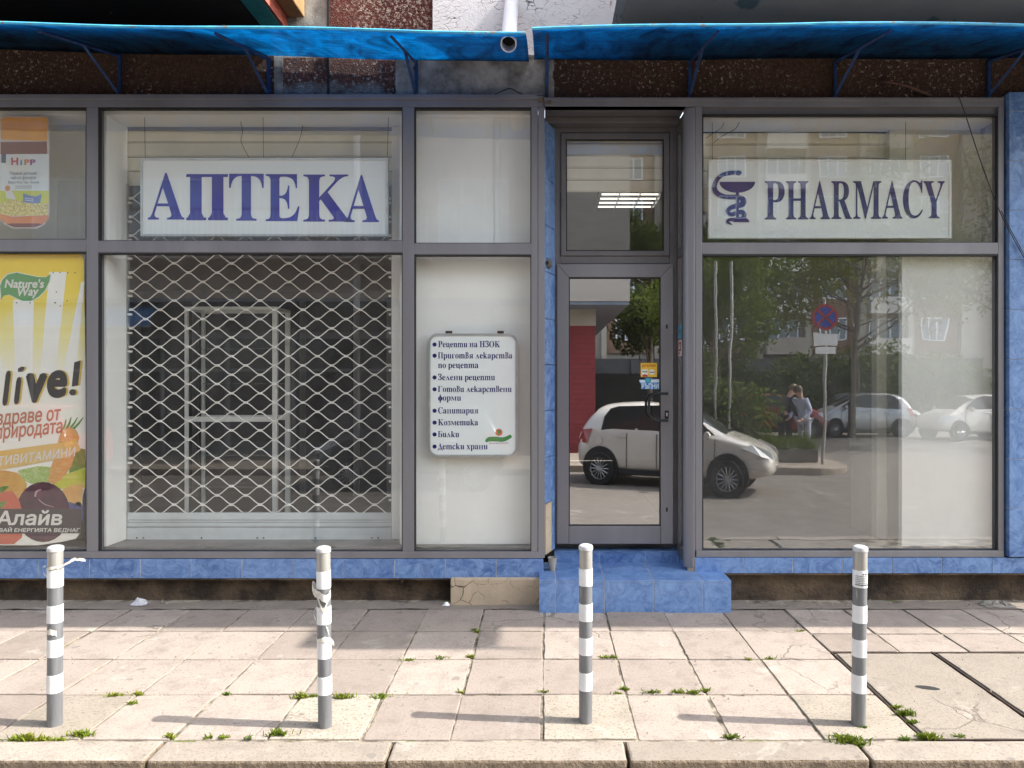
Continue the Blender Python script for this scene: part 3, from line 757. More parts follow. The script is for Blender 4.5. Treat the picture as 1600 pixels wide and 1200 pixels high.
# ------------------------------------------------------------------ lettering
from mathutils.geometry import delaunay_2d_cdt
_gc = {}
def glyph(s, off=0.0):
    """flat outline mesh of a string in the built-in font, thickened by off (font size 1)"""
    k = (s, off)
    if k in _gc: return _gc[k]
    c = bpy.data.curves.new('txt', 'FONT'); c.body = s; c.size = 1
    o = bpy.data.objects.new('txt', c); col.objects.link(o)
    bpy.context.view_layer.update()
    cu = o.to_curve(bpy.context.evaluated_depsgraph_get())
    loops = []
    for sp in cu.splines:
        bp = sp.bezier_points; n = len(bp); lp = []
        for i in range(n):
            a, b = bp[i], bp[(i+1)%n]
            p0, p1, p2, p3 = a.co, a.handle_right, b.handle_left, b.co
            st = 1 if (p1-p0).cross(p3-p0).length < 1e-5 and (p2-p0).cross(p3-p0).length < 1e-5 else 5
            for q in range(st):
                t = q/st; u = 1-t
                p = p0*u**3+p1*3*u*u*t+p2*3*u*t*t+p3*t**3
                if not lp or (Vector((p.x,p.y))-lp[-1]).length > 1e-4: lp.append(Vector((p.x,p.y)))
        if len(lp) > 2: loops.append(lp)
    o.to_curve_clear(); bpy.data.objects.remove(o); bpy.data.curves.remove(c)
    if not loops: _gc[k] = ([], []); return _gc[k]
    # group overlapping letters: handle each letter apart by x range to stay quick
    V, Fs = [], []
    loops.sort(key=lambda l: min(p.x for p in l))
    groups = []
    for l in loops:
        a, b = min(p.x for p in l), max(p.x for p in l)
        if groups and a < groups[-1][1]-1e-4: groups[-1][0].append(l); groups[-1][1] = max(groups[-1][1], b)
        else: groups.append([[l], b])
    dirs = [Vector((0,0))] if not off else [Vector((off*math.cos(R(a)), off*math.sin(R(a)))) for a in range(0,360,45)]
    def inside(p, ls):
        wn_ = 0
        for l in ls:
            for i in range(len(l)):
                a, b = l[i-1], l[i]
                if a.y <= p.y:
                    if b.y > p.y and (b.x-a.x)*(p.y-a.y)-(p.x-a.x)*(b.y-a.y) > 0: wn_ += 1
                elif b.y <= p.y and (b.x-a.x)*(p.y-a.y)-(p.x-a.x)*(b.y-a.y) < 0: wn_ -= 1
        return wn_ != 0
    for ls, _ in groups:
        copies = [[[p+d for p in l] for l in ls] for d in dirs]
        vs, es = [], []
        for cp in copies:
            for l in cp:
                b = len(vs); vs += l; es += [(b+i, b+(i+1)%len(l)) for i in range(len(l))]
        r = delaunay_2d_cdt(vs, es, [], 0, 1e-5)
        b = len(V); V += [(p.x, p.y) for p in r[0]]
        for f in r[2]:
            ctr = sum((r[0][i] for i in f), Vector((0,0)))/len(f)
            if any(inside(ctr, cp) for cp in copies): Fs.append(tuple(b+i for i in f))
    used = sorted({i for f in Fs for i in f}); mp = {o_: n_ for n_, o_ in enumerate(used)}
    _gc[k] = ([V[i] for i in used], [tuple(mp[i] for i in f) for f in Fs])
    return _gc[k]
def bold(s):
    r = ''
    for ch in s:
        if 'A' <= ch <= 'Z': r += chr(0x1D400+ord(ch)-65)
        elif 'a' <= ch <= 'z': r += chr(0x1D41A+ord(ch)-97)
        elif '0' <= ch <= '9': r += chr(0x1D7CE+ord(ch)-48)
        else: r += ch
    return r
def fit(vs, rect):
    """fit 2d points into (u0,u1,v0,v1) photo pixels"""
    xs_ = [p[0] for p in vs]; zs_ = [p[1] for p in vs]
    a, b, c, d = min(xs_), max(xs_), min(zs_), max(zs_)
    u0, u1, v0, v1 = rect
    return [(u0+(x-a)/(b-a)*(u1-u0), v1-(z-c)/(d-c)*(v1-v0)) for x, z in vs]
def word(mb, s, rect, Y, off=0.0, shear=0, rise=0, mi=0, serif=False):
    vs, fs = glyph(bold(s) if serif else s, off)
    if not vs: return
    q = fit(vs, rect)
    u0, u1, v0, v1 = rect
    q = [(u+shear*(v1-v), v-rise*(u-u0)) for u, v in q]
    mb.add([P(u, v, Y) for u, v in q], fs, mi)
# Bulgarian serif forms, one glyph at a time
SUBS = {'е':('e',1,0),'и':('u',1,0),'п':('n',1,0),'т':('m',1,0),'а':('a',1,0),'о':('o',1,0),'р':('p',1,0),'с':('c',1,0),'к':('k',1,0),'х':('x',1,0),
        'н':('H',.68,0),'м':('M',.68,0),'я':('R',.68,1),'з':('3',.68,0),'в':('B',1,0),'Р':('P',1,0),'Н':('H',1,0),'З':('3',1,0),'О':('O',1,0),'К':('K',1,0),'С':('C',1,0)}
def serif_cyr(s):
    """list of polygons (2d verts, faces) and total width, cap height about .69"""
    x = 0; V = []; Fs = []
    def put(vs, fs, dx=0):
        b = len(V); V.extend((p[0]+dx, p[1]) for p in vs); Fs.extend(tuple(b+i for i in f) for f in fs)
    def norm(vs):
        a = min(p[0] for p in vs); return [(p[0]-a, p[1]) for p in vs], max(p[0] for p in vs)-a
    def rect(a, b, c, d, dx): put([(a,c),(b,c),(b,d),(a,d)], [(0,1,2,3)], dx)
    for ch in s:
        if ch == ' ': x += .24; continue
        if ch in SUBS:
            g, sc_, mir = SUBS[ch]
            vs, fs = glyph(bold(g)); vs, wd = norm(vs)
            if ch in 'нмязв': vs = [(p[0]*(.8 if ch != 'в' else .75), p[1]*sc_) for p in vs]; wd *= (.8 if ch != 'в' else .75)
            if mir: vs = [(wd-p[0], p[1]) for p in vs]
            put(vs, fs, x); x += wd+.045
        elif ch == 'ц':
            vs, fs = glyph(bold('u')); vs, wd = norm(vs); put(vs, fs, x); rect(wd-.07, wd+.02, -.14, .04, x); x += wd+.06
        elif ch in 'лД':
            vs, fs = glyph(bold('V')); vs, wd = norm(vs); k = .68 if ch == 'л' else 1
            wd *= .8
            vs = [(wd-p[0]*.8, (.68-p[1])*k) for p in vs]; put(vs, fs, x)
            if ch == 'Д': rect(-.02, wd+.02, -.02, .06, x); rect(-.02, .05, -.16, .0, x); rect(wd-.05, wd+.02, -.16, .0, x)
            x += wd+.04
        elif ch in 'ПГг':
            k = .68 if ch == 'г' else 1
            rect(.05, .20, .0, .67*k, x); rect(0, .26, 0, .035, x); rect(0, .5*k+.06, .635*k, .67*k, x)
            if ch == 'П': rect(.44, .59, 0, .64, x); rect(.38, .65, 0, .035, x); rect(.55, .65, .635, .67, x); x += .70
            else: rect(.5*k+.02, .5*k+.06, .5*k, .64*k, x); x += .5*k+.12
        elif ch == 'ф':
            vs, fs = glyph(bold('o')); vs, wd = norm(vs); put([(p[0]*1.25, p[1]) for p in vs], fs, x); wd *= 1.25
            rect(wd/2-.065, wd/2+.065, -.2, .68, x); rect(wd/2-.13, wd/2+.13, -.22, -.185, x); x += wd+.04
        elif ch == 'Б':
            rect(.05, .20, 0, .67, x); rect(0, .26, 0, .035, x); rect(0, .52, .635, .67, x); rect(.48, .52, .5, .64, x)
            rect(.2, .42, .36, .40, x); rect(.2, .42, 0, .04, x); rect(.38, .54, .05, .35, x); rect(.40, .50, .02, .38, x); x += .60
        else:
            vs, fs = glyph(ch, .02); vs, wd = norm(vs); put(vs, fs, x); x += wd+.05
    return V, Fs, x
def line(mb, s, u0, u1, vbase, capv, Y, mi=0):
    V, Fs, wd = serif_cyr(s)
    k = (u1-u0)/wd
    mb.add([P(u0+p[0]*k, vbase-p[1]/.68*capv, Y) for p in V], Fs, mi)
def smoothpath(pts, n=6):
    out = []
    for i in range(len(pts)-1):
        p0 = Vector(pts[max(i-1,0)]); p1 = Vector(pts[i]); p2 = Vector(pts[i+1]); p3 = Vector(pts[min(i+2,len(pts)-1)])
        for j in range(n):
            t = j/n
            out.append(.5*((2*p1)+(p2-p0)*t+(2*p0-5*p1+4*p2-p3)*t*t+(3*p1-p0-3*p2+p3)*t*t*t))
    out.append(Vector(pts[-1])); return out
def ribbon(mb, pts, wid, Y, mi=0, n=6):
    """stroke in photo pixels; wid one number or a list"""
    q = smoothpath(pts, n); k = len(q)
    L = []; Rr = []
    for i, p in enumerate(q):
        t = (q[min(i+1,k-1)]-q[max(i-1,0)]).normalized(); nn = Vector((-t.y, t.x))
        if isinstance(wid, (list, tuple)):
            f = i/(k-1)*(len(wid)-1); a = int(min(f, len(wid)-2)); ww = wid[a]+(wid[a+1]-wid[a])*(f-a)
        else: ww = wid
        L.append(p+nn*ww/2); Rr.append(p-nn*ww/2)
    vs = [P(p.x,p.y,Y) for p in L]+[P(p.x,p.y,Y) for p in Rr]
    mb.add(vs, [(i,i+1,k+i+1,k+i) for i in range(k-1)], mi)
def ell(cx, cy, rx, ry, n=28, a0=0, a1=360): return [(cx+rx*math.cos(R(a0+(a1-a0)*i/n)), cy+ry*math.sin(R(a0+(a1-a0)*i/n))) for i in range(n+(0 if a1-a0 == 360 else 1))]

# left hanging sign
YS = .13
t = thing('shop_sign', 'white hanging sign reading АПТЕКА in blue serif capitals in the left window', 'sign', (PX(412,YS), YS, PZ(368,YS)))
obj('panel', MB().pbox(221,604,249,366,YS,YS+.02), SIGNW, t)
fr = MB().pbox(219,606,246.5,250,YS-.008,YS+.03).pbox(219,606,365.5,369,YS-.008,YS+.03).pbox(219,222.5,250,365.5,YS-.008,YS+.03).pbox(602.5,606,250,365.5,YS-.008,YS+.03)
obj('frame', fr, SILVER, t, bevel=.002)
lt = MB(); y_ = YS-.003
for ch, u0, u1 in (('A',231,288),('T',358,412),('E',415,468),('K',474,549),('A',538,592)):
    word(lt, ch, (u0,u1,270+(u0-231)*.011,343+(u0-231)*.013), y_, serif=True)
v0 = 272; v1 = 344
lt.ppoly([(291,v0),(356,v0),(356,v0+4.5),(291,v0+4.5)], y_, .001)
for a in (291, 325):
    lt.ppoly([(a+6,v0+4.5),(a+24,v0+4.5),(a+24,v1-4),(a+6,v1-4)], y_, .001)
    lt.ppoly([(a,v1-4),(a+31,v1-4),(a+31,v1),(a,v1)], y_, .001)
    for sx in (a+6, a+24): lt.ppoly([(sx-(4 if sx == a+6 else 0),v1-4),(sx+(0 if sx == a+6 else 4),v1-4),(sx,v1-11)], y_, .001)
obj('lettering', lt, NAVY, t, fixn=False)
for u in (226, 411, 607):
    obj('wire', MB().tube([P(u,180,YS+.005), P(u+(1 if u < 600 else -2),248,YS+.005)], .002, 5), GASKET, t)
    if u != 411: obj('hook', MB().lathe([(0,.016),(.012,.014),(.014,0),(.004,-.02),(0,-.024)], 10, tuple(P(u,178,YS+.005))), ALU_D, t)

# right hanging sign
t = thing('shop_sign', 'white hanging sign reading PHARMACY beside a bowl and snake emblem', 'sign', (PX(1297,YS), YS, PZ(372,YS)))
obj('panel', MB().pbox(1110,1484,252,369,YS,YS+.02), SIGNW, t)
fr = MB().pbox(1107,1487,249.5,252.5,YS-.008,YS+.03).pbox(1107,1487,368.5,372.5,YS-.008,YS+.03).pbox(1107,1110.5,252.5,368.5,YS-.008,YS+.03).pbox(1483.5,1487,252.5,368.5,YS-.008,YS+.03)
obj('frame', fr, WHITE_P, t, bevel=.002)
lt = MB()
for ch, u0, u1 in (('P',1195,1226),('H',1228,1263),('A',1265,1297),('R',1299,1331),('M',1333,1377),('A',1378,1410),('C',1411,1442),('Y',1443,1476)):
    word(lt, ch, (u0,u1,283-(1.5 if ch == 'C' else 0),343-(u0-1195)*.008), y_, serif=True)
obj('lettering', lt, NAVY2, t, fixn=False)
em = MB()
em.ppoly([(1124,284)]+[(1152+28*math.cos(R(a)), 284+17*math.sin(R(a))) for a in range(0,181,12)], y_, .001)
em.ppoly([(1150,299),(1154.5,299),(1154.5,342),(1150,342)], y_-.0012, .001)
em.ppoly([(1148,347)]+[(1158.5+12.5*math.cos(R(a)), 347-8*math.sin(R(a))) for a in range(0,181,15)], y_-.0024, .001)
ribbon(em, [(1156,270),(1142,270),(1126,275),(1117,288),(1119,300),(1132,307),(1150,308),(1161,311),(1160,319),(1143,324),(1137,330),(1143,335),(1158,331),(1163,336),(1158,342),(1141,343),(1137,347),(1144,351)],
       [4,7,6,7,8,7,7,8,9,7,6,6,7,7,6,5,4,1], y_-.0036)
em.ppoly([(1152,266),(1158,267),(1159,271),(1155,274),(1150,273)], y_-.0048, .001)
obj('emblem', em, NAVY2, t, fixn=False)
for u in (1113, 1415):
    obj('wire', MB().tube([P(u,182,YS+.005), P(u,251,YS+.005)], .002, 5), GASKET, t)
    obj('hook', MB().lathe([(0,.016),(.012,.014),(.014,0),(.004,-.02),(0,-.024)], 10, tuple(P(u,180,YS+.005))), ALU_D, t)

for lab, pts in (('thin straight-topped loose wire hanging above the letter T in the left window', [(376,190),(379,205),(377,222),(390,248)]),
                 ('crooked loose wire slanting down to the top edge of the АПТЕКА sign', [(473,196),(470,212),(464,228),(456,246)]),
                 ('loose wire bent across the upper left corner of the right window', [(1136,179),(1128,198),(1118,206),(1103,216)]),
                 ('longer loose wire bent down to the emblem side of the right window', [(1158,182),(1150,200),(1128,213),(1114,224)])):
    o = obj('hanging_wire', MB().tube(smoothpath([P(u,v,YS+.01) for u,v in pts],5), .0022, 5), GASKET); tag(o, lab, 'wire', 'loose wires inside the shop windows')
# list board
YL = .075
t = thing('notice_board', 'white rounded board listing pharmacy services in navy Cyrillic lettering', 'notice', (PX(738,YL), YL, PZ(713,YL)))
def rrect(u0,u1,v0,v1,r,n=6):
    q = []
    for cx, cy, a in ((u1-r,v0+r,-90),(u1-r,v1-r,0),(u0+r,v1-r,90),(u0+r,v0+r,180)):
        q += [(cx+r*math.cos(R(a+90*i/n)), cy+r*math.sin(R(a+90*i/n))) for i in range(n+1)]
    return q
obj('board', MB().ppoly(rrect(672,806,524,711,12), YL, .03), SIGNW, t)
a = rrect(669.5,808.5,521,714,14); b = rrect(672.5,805.5,524.5,710.5,12); n = len(a)
mb = MB()
va = [P(u,v,YL-.006) for u,v in a]+[P(u,v,YL-.006) for u,v in b]+[P(u,v,YL+.04) for u,v in a]+[P(u,v,YL+.0) for u,v in b]
for i in range(n):
    j = (i+1)%n
    mb.f += [[i,j,n+j,n+i],[i,2*n+i,2*n+j,j],[n+i,n+j,3*n+j,3*n+i]]; mb.m += [0,0,0]
mb.v += [tuple(p) for p in va]
obj('rim', mb, SILVER, t)
lt = MB(); yl = YL-.0015
rowsL = [('Рецепти на НЗОК',684.5,782,542.5,1),('Приготвя лекарства',684.5,801,560,1),('по рецепта',684.5,748,575,0),('Зелени рецепти',684.5,774,594,1),
         ('Готови лекарствени',684.5,800,612.5,1),('форми',684.5,721,626,0),('Санитария',684.5,748,646,1),('Козметика',684.5,747.5,664.5,1),('Билки',684.5,718,683,1),('Детски храни',684.5,762.5,702,1)]
for s, u0, u1, vb, dot in rowsL:
    lt = MB(); line(lt, s, u0, u1, vb, 9.6, yl)
    if dot: lt.ppoly(ell(679,vb-4.2,3.3,3.3,14), yl, .0008)
    obj('text_line', lt, NAVY2, t, fixn=False)
lg = MB()
lg.ppoly(ell(779.5,675.5,5.6,5.6,18), yl, .0008, 0)
lg.ppoly(ell(779.5,674.5,2.6,2.4,12), yl-.0012, .0008, 1)
lg.ppoly([(778.8,676),(780.2,676),(780.4,679.5),(778.6,679.5)], yl-.0014, .0008, 1)
ribbon(lg, [(759,690),(764,686.5),(775,686),(787,686.5),(799,681)], [3,7,7.5,7,5], yl, 1)
word(lg, 'Аптека', (766,793,684.5,688.4), yl-.0012, mi=2) if False else None
for k in range(9): lg.ppoly([(764.5+k*3.4,692),(767+k*3.4,692-.1*k),(767+k*3.4,693.2-.1*k),(764.5+k*3.4,693.2)], yl, .0008, 3)
obj('logo', lg, [flat('logo_orange',(.62,.14,.04)), flat('logo_green',(.03,.25,.06)), SIGNW, flat('logo_grey',(.25,.25,.3))], t, fixn=False)
for u in (696, 777): obj('clip', MB().pbox(u,u+10,517,521,YL,YL+.03), RUST, t)

# jar poster in the top left pane -----------------------------------
YQ = .046
t = thing('poster', 'cut-out poster of an orange lidded tea jar in the top left pane', 'poster', (PX(30,YQ), YQ, PZ(358,YQ)))
L = lambda k: YQ+.0015-.0004*k
cO = mat('printed_orange', (.80,.36,.03), (.72,.31,.03), 6, .5); cBr = flat('printed_brown', (.22,.075,.05)); cLab = flat('printed_pale_blue', (.70,.76,.78)); cLime = mat('printed_lime', (.66,.66,.10), (.50,.60,.10), 8)
cFl = mat('printed_camomile', (.78,.70,.34), (.50,.42,.12), 60, .6, lo=.42, hi=.58); cTea = mat('printed_tea', (.72,.28,.12), (.58,.21,.09), 5); cMar = flat('printed_maroon', (.20,.08,.08))
obj('sheet', MB().ppoly([(0,185),(3,182),(70,182),(75,186),(76,195),(77,225),(77,335),(70,350),(57,357),(20,357),(6,350),(-1,335),(-1,225),(0,195)], YQ+.002, .001), flat('printed_glass', (.62,.54,.50)), t)
pr = MB()
pr.ppoly([(1,188),(5,183),(71,183),(75,188),(74.5,205),(74.5,219),(70,220.5),(4,218),(1,216)], L(0), .0003, 0)
pr.ppoly([(1,222),(73,221),(74,242),(1,242)], L(0), .0003, 1)
pr.ppoly([(0,241),(76,240.5),(76,298),(0,298)], L(1), .0003, 2)
pr.ppoly([(0,298),(76,298),(76,318),(0,318)], L(1), .0003, 3)
hill = [(0,322),(5,316),(14,313),(22,311),(40,316),(60,318),(75,320),(75,337),(0,337)]
pr.ppoly(hill, L(2), .0003, 4)
pr.ppoly([(0,334),(20,339),(76,336),(75.5,343),(66,350),(12,350),(0,343)], L(3), .0003, 5)
pr.ppoly([(10,350),(18,349),(58,349),(67,350),(55,355),(22,355)], L(4), .0003, 6)
pr.ppoly(ell(30,258,20,16), L(2), .0003, 7)
pr.ppoly([(36,302),(45,305),(56,307),(65,303),(63,317),(52,318),(36,316)][:7], L(4), .0003, 8)
pr.ppoly([(2,241),(9.5,240.5),(9,255),(2,254)], L(4), .0003, 9)
for v in (310,313): pr.ppoly([(39,v-1),(52,v+.8),(52,v+1.8),(39,v)], L(5), .0003, 7)
# baby holding up a bottle
pr.ppoly([(9,283),(12,282),(16,292),(18,298),(22,304),(25,312),(10,310),(8,297)], L(4), .0003, 7)
pr.ppoly(ell(12,294,4,4.5,14), L(5), .0003, 10)
obj('print', pr, [cO,cBr,cLab,cLime,cFl,cTea,cMar,flat('printed_white',(.72,.73,.70)),flat('printed_blue',(.20,.28,.52)),flat('printed_slate',(.10,.10,.16)),flat('printed_skin',(.62,.30,.14))], t, fixn=False)
lt = MB()
word(lt,'H',(17.5,28.5,246,258),L(6),.035,mi=0); word(lt,'i',(31.5,35,249.5,258),L(6),.03,mi=1); word(lt,'P',(38,46,249,258),L(6),.04,mi=2); word(lt,'P',(47,55.5,249,258),L(6),.04,mi=3)
inks = [flat('ink_red',(.52,.05,.10)),flat('ink_blue',(.05,.32,.48)),flat('ink_orange',(.62,.20,.05)),flat('ink_purple',(.28,.06,.28)),flat('ink_navy',(.10,.11,.22)),flat('ink_grey',(.25,.27,.33))]
obj('logo', lt, inks, t, fixn=False); lt = MB()
word(lt,'Первый детский',(15,57,268,274.5),L(6),mi=4); word(lt,'чай из фенхеля',(17,56,274.5,281.5),L(6),mi=4); word(lt,"Baby's First Tea - Fennel",(13,60.5,282.5,288),L(6),mi=4)
for v in (290.5,293.5): lt.ppoly([(23,v),(50,v-.3),(50,v+.5),(24,v+.8)], L(6), .0002, 5)
obj('lettering', lt, inks, t, fixn=False)

# fruit poster in the lower left pane -------------------------------
def ray_mat(name):
    m, nt, b = base_mat(name); v = coords(nt)
    sep = N(nt, 'ShaderNodeSeparateXYZ'); nt.links.new(v, sep.inputs[0])
    zt_, zb_ = PZ(400,YQ)-PZ(845,YQ), PZ(590,YQ)-PZ(845,YQ)
    mr = N(nt, 'ShaderNodeMapRange'); nt.links.new(sep.outputs[2], mr.inputs[0]); mr.inputs[1].default_value = zb_; mr.inputs[2].default_value = zt_
    c = ramp(nt, mr.outputs[0], [(0.0,(.82,.79,.70)),(.35,(.82,.74,.32)),(.7,(.82,.62,.04)),(1.0,(.82,.56,.025))])
    nt.links.new(c, b.inputs['Base Color']); b.inputs['Roughness'].default_value = .5
    return m
t = thing('poster', 'yellow vitamin poster with fruit and a green leaf logo in the lower left pane', 'poster', (PX(20,YQ), YQ, PZ(845,YQ)))
sheet = [(-130,396),(122,396),(128,398),(131,408),(132,470),(133.5,560),(134,640),(134,700),(133,760),(129,775),(128,800),(127,812),(127,830),(118,842),(100,846),(60,852),(-130,852)]
obj('sheet', MB().ppoly(sheet, YQ+.002, .001), ray_mat('printed_yellow_fade'), t)
pr = MB()
# pale rays
def ray(a0,a1,b0,b1,v0,v1): pr.ppoly([(a0,v0),(a1,v0),(b1,v1),(b0,v1)], L(0), .0003, 0)
ray(20,53,24,50,474,590); ray(77,104,62,86,425,590); ray(127,132,97,118,440,590)
pr.ppoly([(20,474),(53,474),(52,470),(22,468)], L(0), .0003, 0)
ray(-60,-20,-30,8,480,590)
# leaf logo
lf = [(2,462),(0,447),(4,437),(12,429),(26,426),(45,430),(60,433),(72,433),(79,428),(77,440),(70,454),(60,464),(48,470),(35,470),(24,465),(14,460),(6,462),(1,468)]
pr.ppoly([(u+(u-38)*.045, v+(v-448)*.05) for u,v in lf], L(1), .0003, 1)
pr.ppoly(lf, L(2), .0003, 2)
# fruit
pr.ppoly([(122,700),(133,702),(134,740),(128,757),(108,740),(110,715)], L(1), .0003, 3)              # dark green leaf
pr.ppoly([(28,735),(60,728),(82,730),(78,755),(50,756),(34,750)], L(1), .0003, 4)                      # pale green leaf
pr.ppoly([(80,757),(100,742),(134,730),(133,762),(105,764),(86,764)], L(2), .0003, 5)                  # yellow-green pepper
pr.ppoly([(94,768),(110,758),(130,756),(128,775),(126,792),(108,786)], L(3), .0003, 6)                 # peach
pr.ppoly([(-130,745),(-30,737),(8,735),(28,739),(42,756),(38,785),(-130,790)], L(2), .0003, 6)
pr.ppoly([(96,672),(104,669),(112,668),(120,673),(124,684),(119,700),(112,728),(98,748),(84,756),(75,752),(78,735),(88,705),(92,684)], L(4), .0003, 7)  # carrot
for a, b in (((98,672),(103,655)),((104,670),(111,652)),((110,669),(121,652)),((114,671),(130,652))):
    ribbon(pr, [a, ((a[0]+b[0])/2+1,(a[1]+b[1])/2), b], [4,3,1], L(3), 3, 3)
pr.ppoly(ell(104,808,26,24), L(4), .0003, 10)                                                         # blueberries
pr.ppoly(ell(122,798,8,14), L(3), .0003, 10)
pr.ppoly(ell(67,800,42,47), L(6), .0003, 8)                                                            # plum
ribbon(pr, [(55,776),(57,768),(64,765)], [3,3,2], L(7), 11, 3); ribbon(pr, [(60,780),(70,788),(84,792)], [1,1.5,.5], L(7), 11, 3)
pr.ppoly([(-130,800),(-20,775),(5,768),(20,768),(30,782),(38,810),(34,840),(22,850),(-130,852)], L(7), .0003, 9)
ribbon(pr, [(-5,770),(4,764),(14,760)], [6,8,1], L(8), 3, 3); ribbon(pr, [(-6,795),(3,788),(9,783)], [7,8,1], L(8), 3, 3)
# banner
ribbon(pr, [(-130,722),(-40,724),(20,716),(70,708),(100,703),(122,694)], [34,32,28,26,24,20], L(9), 12, 4)
pr.ppoly([(-130,795),(127,795),(127,833),(-130,835)], L(9), .0003, 13)
for u, v, r in ((26,443,0),): pass
for u, v in ((86,473),(94,478),(26,473),(47,473),(83,426),(94,426),(106,426),(117,426),(88,456),(105,470)):
    pr.ppoly(ell(u,v,1.6 if u == 86 else .9,1.2,8), L(3), .0003, 14)
cC = [flat('ray_white',(.84,.82,.75)), flat('logo_white',(.70,.72,.66)), flat('logo_leaf_green',(.10,.30,.09)), mat('fruit_dark_leaf',(.10,.20,.04),(.20,.30,.08),25), mat('fruit_leaf',(.30,.42,.10),(.50,.55,.25),25),
      mat('fruit_pepper',(.50,.52,.06),(.62,.55,.12),12), mat('fruit_peach',(.66,.42,.12),(.62,.30,.10),10), mat('fruit_carrot',(.66,.28,.07),(.66,.42,.18),40,stretch=(.4,1,2)), mat('fruit_plum',(.115,.035,.05),(.06,.022,.035),9),
      mat('fruit_strawberry',(.56,.10,.05),(.50,.15,.08),40), mat('fruit_berry',(.12,.13,.28),(.06,.06,.16),20), flat('plum_glint',(.45,.28,.33)), mat('banner_amber',(.70,.42,.08),(.70,.50,.22),4), flat('banner_dark',(.075,.055,.05)), flat('spot_dark',(.08,.06,.03))]
obj('print', pr, cC, t, fixn=False)
lt = MB()
word(lt,"Nature's",(7,68,436,450),L(4),.03,.16,0,mi=0); word(lt,'Way',(24,58,449,467),L(4),.03,.2,0.03,mi=0)
for dx, mi, k in ((3.2,2,3),(0,1,4)):
    word(lt,'l',(3+dx,11+dx,579,634),L(k),.075,.12,0,mi); word(lt,'ı',(21+dx,29+dx,589,632),L(k),.075,.12,0,mi)
    lt.ppoly([(28+dx,576),(33+dx,573),(38+dx,573),(38+dx,577),(34+dx,581),(28+dx,581)], L(k), .0003, mi)
    word(lt,'v',(36+dx,70+dx,583,630),L(k),.055,.10,0,mi); word(lt,'e',(71+dx,103+dx,578,622),L(k),.042,.10,0,mi)
    lt.ppoly([(116+dx,566),(126+dx,563),(122+dx,602),(112+dx,604)], L(k), .0003, mi); lt.ppoly(ell(113.5+dx,613,5.5,5,12), L(k), .0003, mi)
word(lt,'здраве от',(-6,93,647,671),L(4),.02,.10,.085,mi=3); word(lt,'природата',(-8,96,669,693),L(4),.02,.10,.10,mi=3)
word(lt,'МУЛТИВИТАМИНИ',(-42,117,718,733),L(11),.02,.12,.125,mi=0)
word(lt,'Алайв',(-6,96,797,821),L(11),.025,.16,0,mi=0)
word(lt,'ВАЙ ЕНЕРГИЯТА ВЕДНАГ',(-2,124,823.5,832.5),L(11),.025,.16,0,mi=0)
obj('lettering', lt, [flat('print_white',(.70,.67,.61)),flat('print_charcoal',(.055,.048,.044)),flat('print_gold',(.62,.44,.10)),flat('print_salmon',(.55,.20,.12))], t, fixn=False)

# stickers ------------------------------------------------------------
YK = YD+.0032
t = thing('sticker', 'square yellow sticker reading ДРЪПНИ on the door glass', 'sticker', tuple(P(1014,592,YK)))
obj('sheet', MB().ppoly([(1001,567),(1026.5,567),(1026.5,589),(1001,589)], YK, .0004), flat('sticker_yellow',(.72,.46,.03)), t)
lt = MB()
word(lt,'ДРЪПНИ',(1003,1024,569.5,574),YK-.0006,.03,mi=0)
lt.ppoly([(1002.5,577),(1012.5,577),(1012.5,588),(1002.5,588)],YK-.0005,.0003,1); lt.ppoly(ell(1018.5,581.5,4.6,4.4,14),YK-.0005,.0003,1)
lt.ppoly([(1003.5,586),(1007,584.5),(1012,586),(1012,588.5),(1004,588.5)],YK-.0009,.0003,0)
word(lt,'live!',(1004,1011.5,579,582),YK-.0009,.03,mi=2); word(lt,'live!',(1015,1022.5,580,583),YK-.0009,.03,mi=2)
obj('print', lt, [flat('sticker_red',(.48,.06,.03)),flat('sticker_white',(.74,.72,.66)),flat('sticker_ink',(.02,.02,.02))], t, fixn=False)
t = thing('sticker', 'blue and white torn sticker below the yellow one on the door glass', 'sticker', tuple(P(1016,608,YK)))
obj('sheet', MB().ppoly([(1000,593),(1030.5,592),(1030.5,598),(1030.5,608.5),(1002,607.5),(1003.5,603),(1001,600),(998,595)], YK, .0004), flat('sticker_blue',(.02,.20,.55)), t)
lt = MB()
lt.ppoly([(998.5,594),(1030,592.5),(1030,597.5),(1001,598)],YK-.0005,.0003,0); lt.ppoly(ell(1012.5,594.5,4.8,4.6,16),YK-.0009,.0003,1); lt.ppoly(ell(1012.5,594.5,2.6,2.4,12),YK-.0012,.0003,2)
word(lt,'РЪПНИ',(1002.5,1029.5,599,607.5),YK-.0009,.03,mi=0)
obj('print', lt, [flat('st_white',(.66,.74,.78)),flat('st_teal',(.02,.28,.50)),flat('st_green',(.10,.42,.40))], t, fixn=False)
def return_sticker(v0, v1, m, label, marks):
    a = xy(.2); b = xy(.72); o_ = .003
    t = thing('sticker', label, 'sticker', (a[0], a[1], PZ(v1,.15)))
    def quad(s0,s1,w0,w1,off):
        p = xy(.2+.52*s0); q = xy(.2+.52*s1)
        return [(p[0]-off,p[1],PZ(w1,.15)),(q[0]-off,q[1],PZ(w1,.15)),(q[0]-off,q[1],PZ(w0,.15)),(p[0]-off,p[1],PZ(w0,.15))]
    obj('sheet', MB().add(quad(0,1,v0,v1,o_),[(0,1,2,3)]), m, t)
    mb = MB()
    for s0,s1,w0,w1 in marks: mb.add(quad(s0,s1,w0,w1,o_+.002),[(0,1,2,3)])
    obj('print', mb, flat('st_red_ink',(.25,.02,.02)), t)
